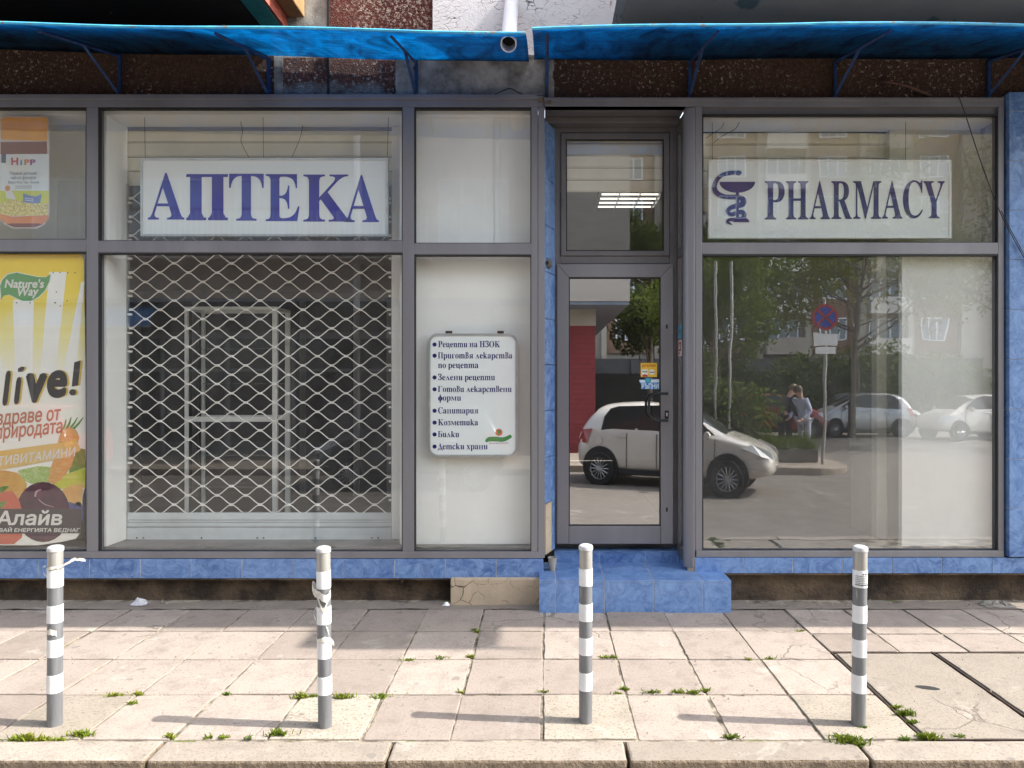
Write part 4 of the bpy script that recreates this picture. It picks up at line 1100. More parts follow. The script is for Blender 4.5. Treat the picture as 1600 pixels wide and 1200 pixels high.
return_sticker(531,556,flat('sticker_pink',(.66,.50,.45)),'pale upright sticker with red marks on the narrow side light',[(.2,.8,534,537),(.2,.35,537,546),(.65,.8,537,541),(.2,.8,545,548),(.55,.8,550,553)])
return_sticker(507,528,flat('sticker_aqua',(.05,.27,.38)),'small aqua sticker above the pale one on the side light',[(.3,.7,515,519)])

# ------------------------------------------------------------------ canopy, brackets, balconies, pipe
def canopy(label, x0, x1, zf, zbk, brk, edges):
    t = thing('canopy', label, 'canopy', ((x0+x1)/2, .05, 4.1))
    q = random.Random(int(x0*10)); nx = int((x1-x0)/.14); ny = 8
    mb = MB()
    for j in range(ny+1):
        f = j/ny
        for i in range(nx+1):
            x = x0+(x1-x0)*i/nx
            z = zf(x)*(1-f)+zbk(x)*f+.035*math.sin(math.pi*f)+.006*math.sin(x*3.1+f*2)
            mb.v.append((x, -.88+.93*f, z))
    for j in range(ny):
        for i in range(nx):
            a = j*(nx+1)+i; mb.f.append([a,a+1,a+nx+2,a+nx+1]); mb.m.append(0)
    o = obj('sheet', mb, AWN, t, smooth=True)
    s = o.modifiers.new('th','SOLIDIFY'); s.thickness = .006; s.offset = 1
    ed = MB(); k = 60
    pts = [(x0+(x1-x0)*i/k, -.883, zf(x0+(x1-x0)*i/k)+.006*math.sin((x0+(x1-x0)*i/k)*3.1)+.005) for i in range(k+1)]
    ed.tube(pts, .0085, 5)
    obj('edge_strip', ed, AWN_EDGE, t)
    for x in brk:
        zw = zbk(x)-.012; z0 = zf(x)-.014
        g = MB(); h = .011
        g.box(x-h,x+h,.028,.050,ZT-.02,zw)
        g.tube([(x,.03,zw-.02),(x,-.80,z0+.02)], .013, 4)
        fy = -.38; fz = zw+(z0-zw)*((fy-.03)/(-.91))-.01
        g.tube([(x,.02,ZT+.01),(x,fy,fz)], .012, 4)
        obj('bracket', g, BLUEST, t)
    return t
lin = lambda x, a, za, b, zb_: za+(zb_-za)*(x-a)/(b-a)
canopy('long blue translucent canopy sheet over the left windows, bright where sun shines through', -6.2, -.115,
       lambda x: lin(x,-3.41,3.907,-.27,3.851), lambda x: lin(x,-4.1,4.20,-.1,4.108), [-5.5,-4.35,-3.235,-2.1,-.975], None)
canopy('long blue translucent canopy sheet over the door and right window, mostly in shade', -.075, 7.4,
       lambda x: (lin(x,-.06,3.876,1.8,3.912) if x < 1.8 else lin(x,1.8,3.912,3.0,3.895) if x < 3 else 3.895), lambda x: 4.125+.004*x, [.022,1.11,2.22,3.39,4.5,5.6,6.7], None)
def balcony(x0, x1, zs, side, msof, mside):
    b = MB().box(x0,x1,-.82,.055,zs,zs+.16)
    o = obj('balcony', b, msof, B, bevel=.01)
    obj('parapet', MB().box(x0,x1,-.821,-.72,zs+.161,zs+1.1).box(x0,x0+.1,-.719,.05,zs+.161,zs+1.1).box(x1-.1,x1,-.719,.05,zs+.161,zs+1.1), mside, o)
    return o
ZS = 4.35
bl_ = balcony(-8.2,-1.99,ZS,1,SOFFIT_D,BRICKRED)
obj('painted_edge', MB().box(-2.13,-1.985,-.825,.05,ZS-.005,ZS+.002).box(-1.988,-1.982,-.825,.05,ZS+.004,ZS+.03), TEAL, bl_)
obj('side_fascia', MB().box(-1.980,-1.96,-.82,.05,ZS,ZS+.24), BRICKRED, bl_)
obj('render_patch', MB().box(-1.958,-1.83,-.30,.055,ZS+.10,ZS+.33), OCHRE, bl_, bevel=.01)
br_ = balcony(.58,7.6,ZS,-1,SOFFIT,WHITEWALL)
obj('drip_edge', MB().box(.51,.579,-.82,.05,ZS,ZS+.3), WHITEWALL, br_)
obj('shadow_caster', MB().box(3.70,4.95,-1.38,-.822,5.40,5.415).box(3.70,4.95,-1.38,-1.372,5.10,5.40), TAPE, br_)  # unseen slab added to cast the soft shadow patch on the pavement
# white drain spout
t = thing('drain_pipe', 'white plastic drain pipe jutting out above the gap between the canopies', 'pipe', (-.24,.02,4.6))
a = Vector((-.232,-.70,3.872)); b = Vector((-.245,.06,4.62)); dr = (a-b).normalized()
mb = MB().tube([b, a], .052, 28, cap=False).tube([b+dr*.02, a-dr*.002], .046, 28, cap=False)
n = 28
base1 = n; base2 = 3*n
for j in range(n): mb.f.append([n+j, n+(j+1)%n, 3*n+(j+1)%n, 3*n+j]); mb.m.append(0)
obj('pipe', mb, PIPEW, t, smooth=False)
obj('dark_bore_disc', MB().tube([a-dr*.12, a-dr*.11], .046, 28), GASKET, t)  # black disc paints the shade inside the open pipe
# small wall fittings
t = thing('cable', 'thin dark cable slanting down across the right end of the shopfront', 'cable', tuple(P(1500,150,-.02)))
t.location = (0,0,0)
pts = smoothpath([P(1498,150,-.02),P(1512,190,-.03),P(1535,260,-.04),P(1562,330,-.05),P(1585,375,-.05),P(1612,420,-.05),P(1660,470,-.03)], 4)
obj('strand', MB().tube(pts, .0035, 5).tube([p+Vector((.012,0,.003)) for p in pts[12:]], .003, 5), GASKET, t)
o = obj('rusty_pipe', MB().tube(smoothpath([P(1373,127,.05),P(1390,128,.0),P(1420,135,-.01),P(1455,150,.02)],4), .011, 8), mat('rust_brown',(.10,.045,.03),(.05,.025,.02),12,.8))
tag(o, 'short brown rusty pipe poking out of the wall above the right window', 'pipe')
o = obj('wire', MB().tube(smoothpath([P(772,148,.0),P(790,140,.02),P(800,139,.03),P(815,147,.0),P(835,149,-.01),P(852,150,-.016)],4), .004, 5), GASKET)
tag(o, 'short loose black wire lying on the frame above the notice board', 'wire')
mb = MB()
for u, v in ((842,153.5),(855,157)): mb.pbox(u,u+6,v,v+4.5,-.024,-.0135)
o = obj('bracket_plate', mb, mat('brass_plate',(.28,.20,.08),(.10,.07,.04),20,.5,.6), B)
obj('torn_hole', MB().pbox(861,876,170,176,.198,.1995), GASKET, B)
t = thing('wall_fitting', 'small dark round fitting on the blue tiled jamb left of the door', 'lamp', tuple(P(855,412,.14)))  # unlit housing resembling a small camera
c = P(855.5,412,.15)
obj('housing', MB().lathe([(0,-.04),(.022,-.038),(.04,-.02),(.045,.01),(.04,.03)], 18, (c.x-.004,c.y,c.z), axis='y'), ALU_D, t, smooth=True)
obj('lens', MB().lathe([(0,-.046),(.014,-.044),(.016,-.036)], 14, (c.x-.004,c.y,c.z), axis='y'), GASKET, t)
t = thing('plastic_cup', 'small grey plastic cup wedged beside the doorstep', 'cup', tuple(P(861,888,.02)))
c = P(863,893,.03)
obj('cup', MB().lathe([(0,0),(.022,.0),(.026,.03),(.031,.055),(.033,.09),(.036,.10),(.033,.10),(.030,.06),(.0,.01)], 18, (c.x,c.y,zt+.0)), mat('grey_plastic',(.33,.31,.28),(.25,.23,.2),9,.5), t, smooth=True)
# litter
def crumple(name, c, sx, sy, sz, m, label, cat, seed, n=10):
    q = random.Random(seed); mb = MB()
    for j in range(n+1):
        for i in range(n+1):
            a = i/n-.5; b = j/n-.5
            mb.v.append((c[0]+a*sx+q.uniform(-.1,.1)*sx, c[1]+b*sy+q.uniform(-.1,.1)*sy, c[2]+.004+sz*max(0,(1-4*(a*a+b*b)))*q.uniform(.4,1)))
    for j in range(n):
        for i in range(n):
            k = j*(n+1)+i; mb.f.append([k,k+1,k+n+2,k+n+1]); mb.m.append(0)
    o = obj(name, mb, m); tag(o, label, cat); return o
g = G(218,944); crumple('paper_scrap', g, .11,.09,.055, mat('grey_paper',(.5,.5,.52),(.36,.36,.38),20,.8), 'crumpled grey scrap of paper on the pavement by the wall', 'litter', 2, 5)
g = G(697,946); crumple('plastic_scrap', g, .05,.05,.03, BANDW, 'crumpled clear plastic scrap in the corner beside the beige block', 'litter', 3, 5)
g = G(1557,946); crumple('stone', g, .22,.12,.045, mat('rough_stone',(.26,.24,.2),(.13,.12,.10),14,.9,0,.6,40), 'flat grey stone lying on the pavement near the wall at right', 'stone', 6, 8)

# ------------------------------------------------------------------ bollards
def bollard(u, v, lean, label, extra=None, top=.87):
    g = G(u, v)
    t = thing('bollard', label, 'bollard', (g.x, g.y, 0), group='striped bollards along the kerb')
    t.rotation_euler = (0, lean, R(random.uniform(0,360)))
    t.rotation_euler = (0, lean, 0)
    r = .0325
    obj('post', MB().lathe([(r+.002,-.05),(r,.012),(r,.75),(r-.004,.7505)], 32), GALV, t, smooth=True, local=True)
    obj('collar', MB().lathe([(r-.001,.745),(r,.750),(r,top-.028),(r-.002,top-.027)], 32), GALV_T, t, smooth=True, local=True)
    cp = obj('cap', MB().lathe([(r-.002,top-.030),(r+.0025,top-.028),(r+.0025,top-.012),(r-.001,top-.007),(r*.7,top-.003),(r*.35,top-.001),(0,top)], 32), mat('white_cap',(.52,.52,.51),(.34,.33,.32),14,.45) if 'white_cap' not in bpy.data.materials else bpy.data.materials['white_cap'], t, smooth=True, local=True)
    for a, b in ((.669,.752),(.498,.582),(.334,.418),(.161,.248)):
        obj('reflective_band', MB().lathe([(r-.001,a),(r+.0012,a+.0005),(r+.0012,b-.0005),(r-.001,b)], 32), BANDW, t, smooth=True, local=True)
    if extra: extra(t, r)
    return t
def strip(t, r, name, m, path, w, seed):
    """torn tape: path of (angle deg, z, stand-off)"""
    q = random.Random(seed); L_ = []; Rr = []
    pts = smoothpath([Vector((a,z,o_)) for a,z,o_ in path], 5)
    for p in pts:
        a = R(p.x); rr = r+.002+max(0,p.z)
        L_.append((rr*math.cos(a), rr*math.sin(a), p.y+w/2+q.uniform(-.004,.004))); Rr.append((rr*math.cos(a), rr*math.sin(a), p.y-w/2+q.uniform(-.004,.004)))
    k = len(L_)
    obj(name, MB().add(L_+Rr, [(i,i+1,k+i+1,k+i) for i in range(k-1)]), m, t, smooth=True, local=True)
def ex1(t, r):
    strip(t, r, 'tape', TAPE, [(-180,.745,0),(-90,.765,.002),(-30,.77,.004),(-10,.785,.03),(0,.80,.06),(8,.79,.10)], .012, 1)
    strip(t, r, 'tape', TAPE, [(-190,.70,.0),(-178,.73,.018),(-170,.76,.02),(-150,.775,.004)], .008, 2)
    strip(t, r, 'tape', TAPE, [(-140,.455,.0),(-90,.46,.001),(-45,.45,.002)], .025, 3)
def ex2(t, r):
    strip(t, r, 'tape', TAPE, [(-200,.665,.0),(-185,.68,.022),(-160,.655,.012),(-110,.645,.004),(-60,.625,.010),(-20,.65,.006)], .035, 4)
    strip(t, r, 'tape', TAPE, [(-130,.64,.0),(-100,.60,.004),(-70,.57,.003),(-40,.63,.008)], .02, 5)
    strip(t, r, 'tape', TAPE, [(-190,.58,.002),(-180,.545,.014),(-160,.52,.004)], .014, 6)
    strip(t, r, 'tape', TAPE, [(-170,.43,.0),(-120,.425,.002),(-70,.43,.002),(-30,.425,.004),(-5,.40,.014)], .022, 7)
    strip(t, r, 'tape', TAPE, [(-60,.50,.002),(-40,.46,.004),(-30,.42,.003)], .012, 8)
def ex4(t, r):
    mb = MB()
    q = random.Random(3)
    for row in range(7):
        z = .735-row*.0085; a = -150
        if row == 0: a = -95
        while a < -45:
            da = q.uniform(3,9) if row else 30
            h = .0016 if row not in (0,6) else .003
            rr = r+.0022
            v = [(rr*math.cos(R(x)), rr*math.sin(R(x)), zz) for x, zz in ((a,z-h),(a+da,z-h),(a+da,z+h),(a,z+h))]
            mb.add(v, [(0,1,2,3)]); a += da+q.uniform(1.5,4)
    obj('printed_sticker', mb, flat('black_ink',(.02,.02,.02)), t, local=True)
bollard(85.5,1132,.004,'striped bollard at the far left with a loop of tape below its cap', ex1)
bollard(508,1135,-.010,'striped bollard with torn shreds of tape, in front of the wire mesh shutter', ex2)
bollard(915,1128,.001,'clean striped bollard standing in front of the doorstep')
bollard(1341,1132,.012,'striped bollard with a small printed sticker below its cap, beside the covers', ex4)

# weeds in the joints: nobody could count the blades
wm = MB(); q = random.Random(21)
tufts = [(45,1156,.09,120),(25,1156,.05,40),(72,1156,.05,40),(130,1150,.08,90),(95,1156,.04,30),(178,1087,.07,60),(215,1085,.05,40),(265,1152,.05,40),(325,1153,.04,20),(350,1153,.05,30),(390,1154,.03,15),
         (435,1149,.07,90),(472,1091,.07,80),(490,1089,.05,40),(535,1092,.09,90),(598,1088,.06,40),(590,1092,.05,30),(740,985,.04,20),(735,1027,.03,50),(745,988,.03,20),(640,1032,.08,30),(690,1029,.06,20),(945,1028,.06,40),(958,1028,.03,40),
         (975,1078,.03,50),(965,1085,.03,30),(1020,1082,.07,40),(1060,1082,.07,50),(1085,1083,.06,50),(1100,1080,.03,40),(1145,1152,.06,50),(1325,1160,.10,200),(1345,1164,.06,60),(1310,1152,.06,60),(1415,1118,.07,110),(1400,1106,.05,50),(1425,1130,.05,60),
         (1452,1155,.07,110),(1440,1152,.05,50),(1415,1156,.04,30),(1500,1152,.06,30),(1205,1030,.08,30),(1170,1031,.04,20),(1250,987,.04,25),(850,1082,.03,20),(720,1082,.02,20),(355,1085,.03,25),(205,1100,.04,30),(1345,1137,.05,30)]
for u, v, sp, n in tufts:
    c = G(u, v)
    for i in range(int(n*1.3)):
        a = q.uniform(0,6.283); rr = abs(q.gauss(0,.4))*sp
        x = c.x+rr*math.cos(a); y = c.y+rr*math.sin(a)*.22
        h = q.uniform(.005,.032)*(1.15 if n > 60 else .6); tl = q.uniform(-.025,.025); tl2 = q.uniform(-.02,.02); ww = q.uniform(.0015,.004); b = q.uniform(0,3.14)
        dx, dy = math.cos(b)*ww, math.sin(b)*ww
        wm.add([(x-dx,y-dy,-.008),(x+dx,y+dy,-.008),(x+tl*.5+dx,y+tl2*.5+dy,h*.7),(x+tl,y+tl2,h),(x+tl*.5-dx,y+tl2*.5-dy,h*.7)], [(0,1,2,3,4)])
obj('weeds', wm, GRASS, kind='stuff', fixn=False)
gr = MB()
for i in range(900):
    x = q.uniform(-4,4); y = q.choice([q.uniform(-.17,.05), q.uniform(-2,-.1), -1.533+q.gauss(0,.03), -1.071+q.gauss(0,.03)])
    s = q.choice([.0015,.0025,.004,.006])*q.uniform(.6,1.4)
    z = .002
    gr.add([(x-s,y-s,z-s),(x+s,y-s*.6,z-s),(x+s*.7,y+s,z-s),(x-s*.8,y+s*.8,z-s),(x+q.uniform(-s,s)*.4,y,z+s)], [(0,1,4),(1,2,4),(2,3,4),(3,0,4)])
obj('gravel', gr, mat('grit',(.40,.34,.27),(.12,.10,.08),90,.9), kind='stuff')
#STREET
# ------------------------------------------------------------------ the street behind the camera, seen only as reflections in the glass
def Mr(u, Z, H=None, v=None, yg=.034):
    """real place of something reflected at photo pixel (u,v), Z metres behind the mirror image of the camera"""
    return Vector(((u-CU)/F*Z, 2*yg-(Z-D), CH-(v-CV)/F*Z if v is not None else (H or 0)))
RZ = -.15
# traffic island / far pavement with a rounded end
isl = [(-40,-8.15),(5.3,-8.15)]+[(5.3+1.0*math.sin(R(a)), -9.15+1.0*math.cos(R(a))) for a in range(10,91,10)]+[(6.3,-10.6),(-40,-10.6)]
obj('traffic_island', MB().prism_z(isl, -.3, -.01), slab_mat('island_paving', (.33,.28,.22), (.40,.34,.27)), kind='structure', bevel=.02)
# white hatchback ---------------------------------------------------
CARW = mat('white_car_paint', (.66,.62,.55), (.62,.58,.51), 2, .22, 0, coat=1)
CGLASS = mat('car_glass', (.03,.035,.035), (.02,.022,.022), 2, .06)
TYRE = flat('tyre_rubber', (.02,.02,.02), .8); RIM = flat('alloy_rim', (.5,.5,.5), .3, metal=.6)
TAILM = flat('red_lamp', (.35,.02,.02), .15); HEADM = flat('clear_lamp', (.6,.62,.62), .12)
def car(label, loc, rotz, s=1.0, paint=CARW, group=None, full=True):
    t = thing('parked_car', label, 'car', loc, rotz, group)
    #     x    zbot  zbelt ztop  w    wt
    S = [(0.00,.40,.70,.76,.60,.50),(.05,.32,.88,.94,.77,.62),(.16,.28,.96,1.20,.81,.62),(.36,.26,.98,1.45,.82,.57),(.66,.25,.98,1.505,.83,.575),(1.22,.24,.97,1.53,.835,.585),(1.30,.24,.97,1.53,.835,.585),
         (2.02,.24,.96,1.47,.835,.58),(2.10,.24,.96,1.45,.835,.58),(2.46,.24,.95,1.27,.835,.58),(2.92,.25,.93,1.00,.83,.66),(3.28,.27,.86,.92,.81,.62),(3.60,.30,.70,.77,.74,.58),(3.75,.36,.50,.56,.58,.46)]
    rows_ = []
    for x, z0, zb_, zt_, w_, wt in S:
        zb_ = min(zb_, zt_-.03)
        half = [(0,z0),(w_*.88,z0),(w_,z0+.10),(w_*1.02,(z0+zb_)*.5),(w_*.965,zb_),(w_*.93 if zt_-zb_ > .15 else w_*.90,zb_+(.03 if zt_-zb_ > .15 else .01)),(wt,zt_-.05 if zt_-zb_ > .15 else zt_-.008),(0,zt_)]
        rows_.append([(x-1.75,y,z) for y,z in half]+[(x-1.75,-y,z) for y,z in half[-2:0:-1]])
    mb = MB(); n = len(rows_[0])
    for r_ in rows_: mb.v += r_
    for i in range(len(rows_)-1):
        for j in range(n):
            a = i*n+j; b = i*n+(j+1)%n
            mi = 0
            jj = j if j < 7 else 13-j
            if False: mi = 1
            if jj == 6 and i in (8,9): mi = 1
            if jj == 6 and i in (1,2): mi = 1
            mb.f.append([a,b,b+n,a+n]); mb.m.append(mi)
    mb.f.append(list(range(n-1,-1,-1))); mb.m.append(0); mb.f.append([(len(rows_)-1)*n+k for k in range(n)]); mb.m.append(0)
    obj('body', mb, [paint, CGLASS], t, smooth=True, sub=2, local=True)
    for x in (-1.18, 1.22):
        for sy_ in (-1, 1):
            y = sy_*.80
            wh = obj('wheel', MB().lathe([(.20,-.10),(.285,-.10),(.30,-.07),(.30,.07),(.285,.105),(.20,.108)], 28, (x,y,.30) if sy_ > 0 else (x,y,.30), axis='y'), TYRE, t, smooth=True, local=True)
            rm = MB(); yo = y+sy_*.098
            rm.lathe([(.185,yo-sy_*.03),(.205,yo),(.215,yo-sy_*.005)], 28, (x,0,.30), axis='y')
            for k in range(14):
                q_ = 2*math.pi*k/14
                rm.tube([(x+.03*math.cos(q_),yo-sy_*.005,.30+.03*math.sin(q_)),(x+.2*math.cos(q_),yo-sy_*.01,.30+.2*math.sin(q_))], .011, 4)
            rm.lathe([(0,yo+sy_*.006),(.045,yo+sy_*.004),(.05,yo-sy_*.01)], 14, (x,0,.30), axis='y')
            obj('rim', rm, RIM, wh, local=True)
            obj('wheel_arch', MB().lathe([(.0,sy_*.70),(.375,sy_*.70),(.375,sy_*.853),(.0,sy_*.853)], 28, (x,0,.33), axis='y'), TYRE, t, local=True)
    for sy_ in (-1, 1):
        obj('tail_lamp', MB().lathe([(0,-.0),(1,0)],4).xf(Matrix.Scale(0,4)) if False else MB().add([(-1.70,sy_*.76,.74),(-1.48,sy_*.835,.76),(-1.42,sy_*.82,.92),(-1.36,sy_*.80,1.02),(-1.58,sy_*.775,1.0),(-1.76,sy_*.60,.78),(-1.68,sy_*.60,.98)],[(0,1,2,3,4),(5,0,4,6)]), TAILM, t, local=True)
        obj('headlamp', MB().add([(1.46,sy_*.80,.80),(1.80,sy_*.75,.66),(1.97,sy_*.62,.60),(1.92,sy_*.60,.74),(1.62,sy_*.70,.87)],[(0,1,2,3,4)]), HEADM, t, local=True)
        obj('door_mirror', MB().lathe([(0,-.09),(.06,-.07),(.075,0),(.06,.06),(0,.08)], 12, (.85,sy_*.90,1.0), axis='y'), paint, t, smooth=True, local=True)
        for x in (-.85, .05): obj('door_handle', MB().box(x,x+.20,sy_*.845,sy_*.872,.86,.89), CHROME, t, bevel=.008, local=True)
        def sg(pts):
            return MB().add([(x, sy_*(.790-(z-.98)*.355), z) for x, z in pts], [tuple(range(len(pts)))])
        obj('window_trim', sg([(-1.18,.995),(-1.14,1.24),(-1.02,1.385),(-.86,1.43),(.10,1.46),(.38,1.41),(.93,1.04),(.98,1.0)]).xf(Matrix.Translation((0,-sy_*.004,0))), TYRE, t, local=True, fixn=False)
        obj('side_skirt', MB().box(-.80,.86,sy_*.80,sy_*.842,.20,.30), TYRE, t, bevel=.01, local=True)
        obj('fuel_flap', MB().lathe([(0,.0),(.075,.0),(.08,-sy_*.003)], 20, (-1.22,sy_*.845,.80), axis='y'), paint, t, local=True)
        obj('side_window', sg([(-1.14,1.03),(-1.10,1.22),(-1.0,1.35),(-.86,1.40),(-.46,1.43),(-.46,1.01)]), CGLASS, t, local=True, fixn=False)
        obj('side_window', sg([(-.40,1.01),(-.40,1.43),(.10,1.43),(.34,1.38),(.52,1.27),(.52,1.01)]), CGLASS, t, local=True, fixn=False)
        obj('side_window', sg([(.57,1.01),(.57,1.24),(.90,1.03)]), CGLASS, t, local=True, fixn=False)
        ln = MB()
        for x in (-.62, .0 ,.98): ln.tube([(x-.0,sy_*.845,.32),(x,sy_*.858,.60),(x,sy_*.812,.95)], .007, 4)
        obj('door_gap', ln, TYRE, t, local=True)
    t.scale = (s,s,s)
    return t
c0 = car('white hatchback parked across the street, reflected in the door and right window', (2.24,-6.67,RZ), R(24), .87)
c0.scale = (.87,.87,.98)
def recar(label, loc, rotz, paint):
    c = copy_tree(c0); c['label'] = label; c.location = loc; c.rotation_euler = (0,0,rotz); c['group'] = 'cars parked beyond the island'
    for ch in c.children:
        for i, sl_ in enumerate(ch.material_slots):
            if sl_.material == CARW: sl_.link = 'OBJECT'; sl_.material = paint
    return c
REDP = mat('red_car_paint', (.30,.02,.02), (.26,.02,.02), 2, .25, coat=.6); SILV = mat('silver_car_paint', (.42,.43,.43), (.38,.39,.39), 2, .3, .4, coat=.6); DARKP = mat('dark_car_paint', (.03,.035,.04), (.02,.022,.03), 2, .25, coat=.6)
recar('red hatchback parked behind the bushes', (8.1,-18.6,RZ), R(15), REDP)
recar('silver hatchback parked in the car park across the street', (10.9,-18.2,RZ), R(185), SILV)
recar('white hatchback at the far end of the car park', (14.0,-17.0,RZ), R(170), CARW)
recar('dark hatchback parked in the middle of the row', (12.3,-20.5,RZ), R(10), DARKP)
recar('red hatchback parked along the street to the west', (-9.6,-7.0,RZ), R(180), REDP)
recar('dark hatchback standing in front of the shops opposite', (-2.2,-6.9,RZ), R(180), DARKP)
# trees, bush, grass planter ------------------------------------------
BARK = mat('grey_bark', (.16,.13,.10), (.08,.065,.05), 12, .95, 0, .8, 40)
L1 = leaf_mat('fresh_leaf', (.05,.085,.018), (.10,.135,.028)); L2 = leaf_mat('olive_leaf', (.09,.10,.028), (.15,.15,.045)); L3 = leaf_mat('dark_leaf', (.03,.05,.015), (.06,.085,.025))
def leafcloud(lobes, n, size, seed):
    q = random.Random(seed); mb = MB(); tot = sum(l[3]**2 for l in lobes)
    for cx, cy, cz, r in lobes:
        for i in range(int(n*r*r/tot)):
            d = Vector((q.gauss(0,1), q.gauss(0,1), q.gauss(0,1))).normalized()*r*q.random()**.45
            if math.sin(d.x*5+cx)*math.sin(d.y*5+cy)*math.sin(d.z*5+cz) > .25: continue
            p = Vector((cx,cy,cz))+d*Vector((1,1,.85)).length/1.6
            a = Vector((q.gauss(0,1),q.gauss(0,1),q.gauss(0,1))).normalized()*size*q.uniform(.6,1.3)
            b = a.cross(Vector((q.gauss(0,1),q.gauss(0,1),q.gauss(0,1)))).normalized()*size*.5
            mb.add([p-a,p+b*.8,p+a,p-b*.8], [(0,1,2,3)])
    return mb
def tree(label, x, y, h, r, m, n, seed, size=.10, name='street_tree', trunk=.11, bare=.45):
    q = random.Random(seed)
    t = thing(name, label, 'tree', (x,y,-.1), 0, 'trees across the street')
    tr = MB(); tip = Vector((q.uniform(-.3,.3), q.uniform(-.3,.3), h*.8))
    tr.tube([(0,0,-.2),(tip.x*.2,tip.y*.2,h*.3),(tip.x*.6,tip.y*.6,h*.55),tuple(tip)], [trunk,trunk*.8,trunk*.55,trunk*.2], 8)
    lobes = []
    for k in range(11):
        a = q.uniform(0,6.283); f = q.uniform(bare*.8,.8); s = Vector((tip.x*f,tip.y*f,h*f*.95))
        e = s+Vector((math.cos(a)*r*q.uniform(.45,.95), math.sin(a)*r*q.uniform(.45,.95), q.uniform(.15,.35)*h))
        m_ = (s+e)/2+Vector((0,0,-.1*h*.3))
        tr.tube([s, m_, e], [trunk*.4,trunk*.25,trunk*.08], 5)
        for kk in range(3):
            e2 = e+Vector((q.uniform(-.5,.5)*r,q.uniform(-.5,.5)*r,q.uniform(-.1,.4)*r)); tr.tube([m_.lerp(e,q.random()), e2], [trunk*.1,trunk*.03], 4)
        lobes.append((e.x,e.y,e.z,r*q.uniform(.32,.55)))
    lobes.append((tip.x,tip.y,h*.85,r*.5))
    obj('trunk', tr, BARK, t, local=True)
    obj('crown', leafcloud(lobes, n, size, seed), m, t, local=True, fixn=False)
    return t
tree('olive green tree beyond the car park', 13.5, -24, 9.5, 3.6, L2, 9000, 1, .13)
tree('sparse tree with bare branches right of the sign', 10.3, -17.5, 8.2, 3.0, L2, 4500, 2, .10)
tree('sparse olive tree at the far right of the car park', 15.5, -15.5, 8.5, 3.4, L2, 7000, 3, .11)
tree('tall slim tree behind the parked hatchback', 5.4, -15.5, 5.8, 1.9, L1, 6500, 4, .10, trunk=.07, bare=.3)
tree('dark leafy tree beside the red brick corner', 3.6, -17.5, 7.5, 1.7, L3, 8000, 5, .13, bare=.2)
tree('dark tree behind the fence', 5.2, -21, 8.0, 2.4, L3, 6000, 6, .14, bare=.25)
tree('pale green tree towards the western shops', -11.5, -13, 9.5, 3.0, L2, 4200, 7, .13)
def bush(label, x, y, r, h, m, n, seed, size=.07):
    q = random.Random(seed); t = thing('bush', label, 'bush', (x,y,0))
    lobes = [(q.uniform(-.6,.6)*r, q.uniform(-.4,.4)*r, q.uniform(.35,.8)*h, r*q.uniform(.4,.6)) for k in range(9)]
    st = MB()
    for l in lobes: st.tube([(l[0]*.2,l[1]*.2,0),(l[0],l[1],l[2])], [.02,.008], 5)
    obj('stems', st, BARK, t, local=True); obj('foliage', leafcloud(lobes, n, size, seed), m, t, local=True, fixn=False)
bush('bright green leafy bush in the planter bed', 3.95, -9.5, .98, 1.75, L1, 3000, 11, .10)
for i, (bx, by, br, bh, la) in enumerate(((7.5,-26,2.2,3.2,'dark round shrub behind the red hatchback'),(10.8,-26,2.4,2.6,'broad dark shrub behind the silver hatchback'),(14.2,-25.6,2.6,3.4,'tall dark shrub at the back of the car park'),(18.0,-25.5,2.6,2.8,'dark shrub at the far corner of the car park'))):
    bush(la, bx, by, br, bh, L3, 3500, 40+i, .15)
tree('leafy green tree standing behind the slim poles', 4.6, -13.2, 4.6, 1.5, L1, 6500, 8, .085, trunk=.05, bare=.3)
bush('low dark bush behind the parked hatchback', 2.6, -10.2, .8, 1.1, L3, 2000, 12)
obj('planter', MB().box(2.6,5.75,-10.2,-9.0,-.01,.30).box(2.7,5.65,-10.1,-9.1,.30,.34), mat('grey_planter_stone',(.20,.18,.15),(.12,.11,.09),5,.9,0,.5,30), bevel=.02)
tag(bpy.data.objects['planter'], 'low stone planter bed full of grass on the traffic island', 'planter')
pg = MB(); q = random.Random(31)
for i in range(3800):
    x = q.uniform(2.7,5.75); y = q.uniform(-10.1,-8.98); h = q.uniform(.12,.38)*(.7+.5*math.sin(x*3)**2); a = q.uniform(0,3.14); ww = .008
    dx, dy = math.cos(a)*ww, math.sin(a)*ww; tx, ty = q.gauss(0,.08), q.gauss(0,.08)
    pg.add([(x-dx,y-dy,.3),(x+dx,y+dy,.3),(x+tx,y+ty,.3+h)], [(0,1,2)])
obj('planter_grass', pg, L1, kind='stuff', fixn=False)
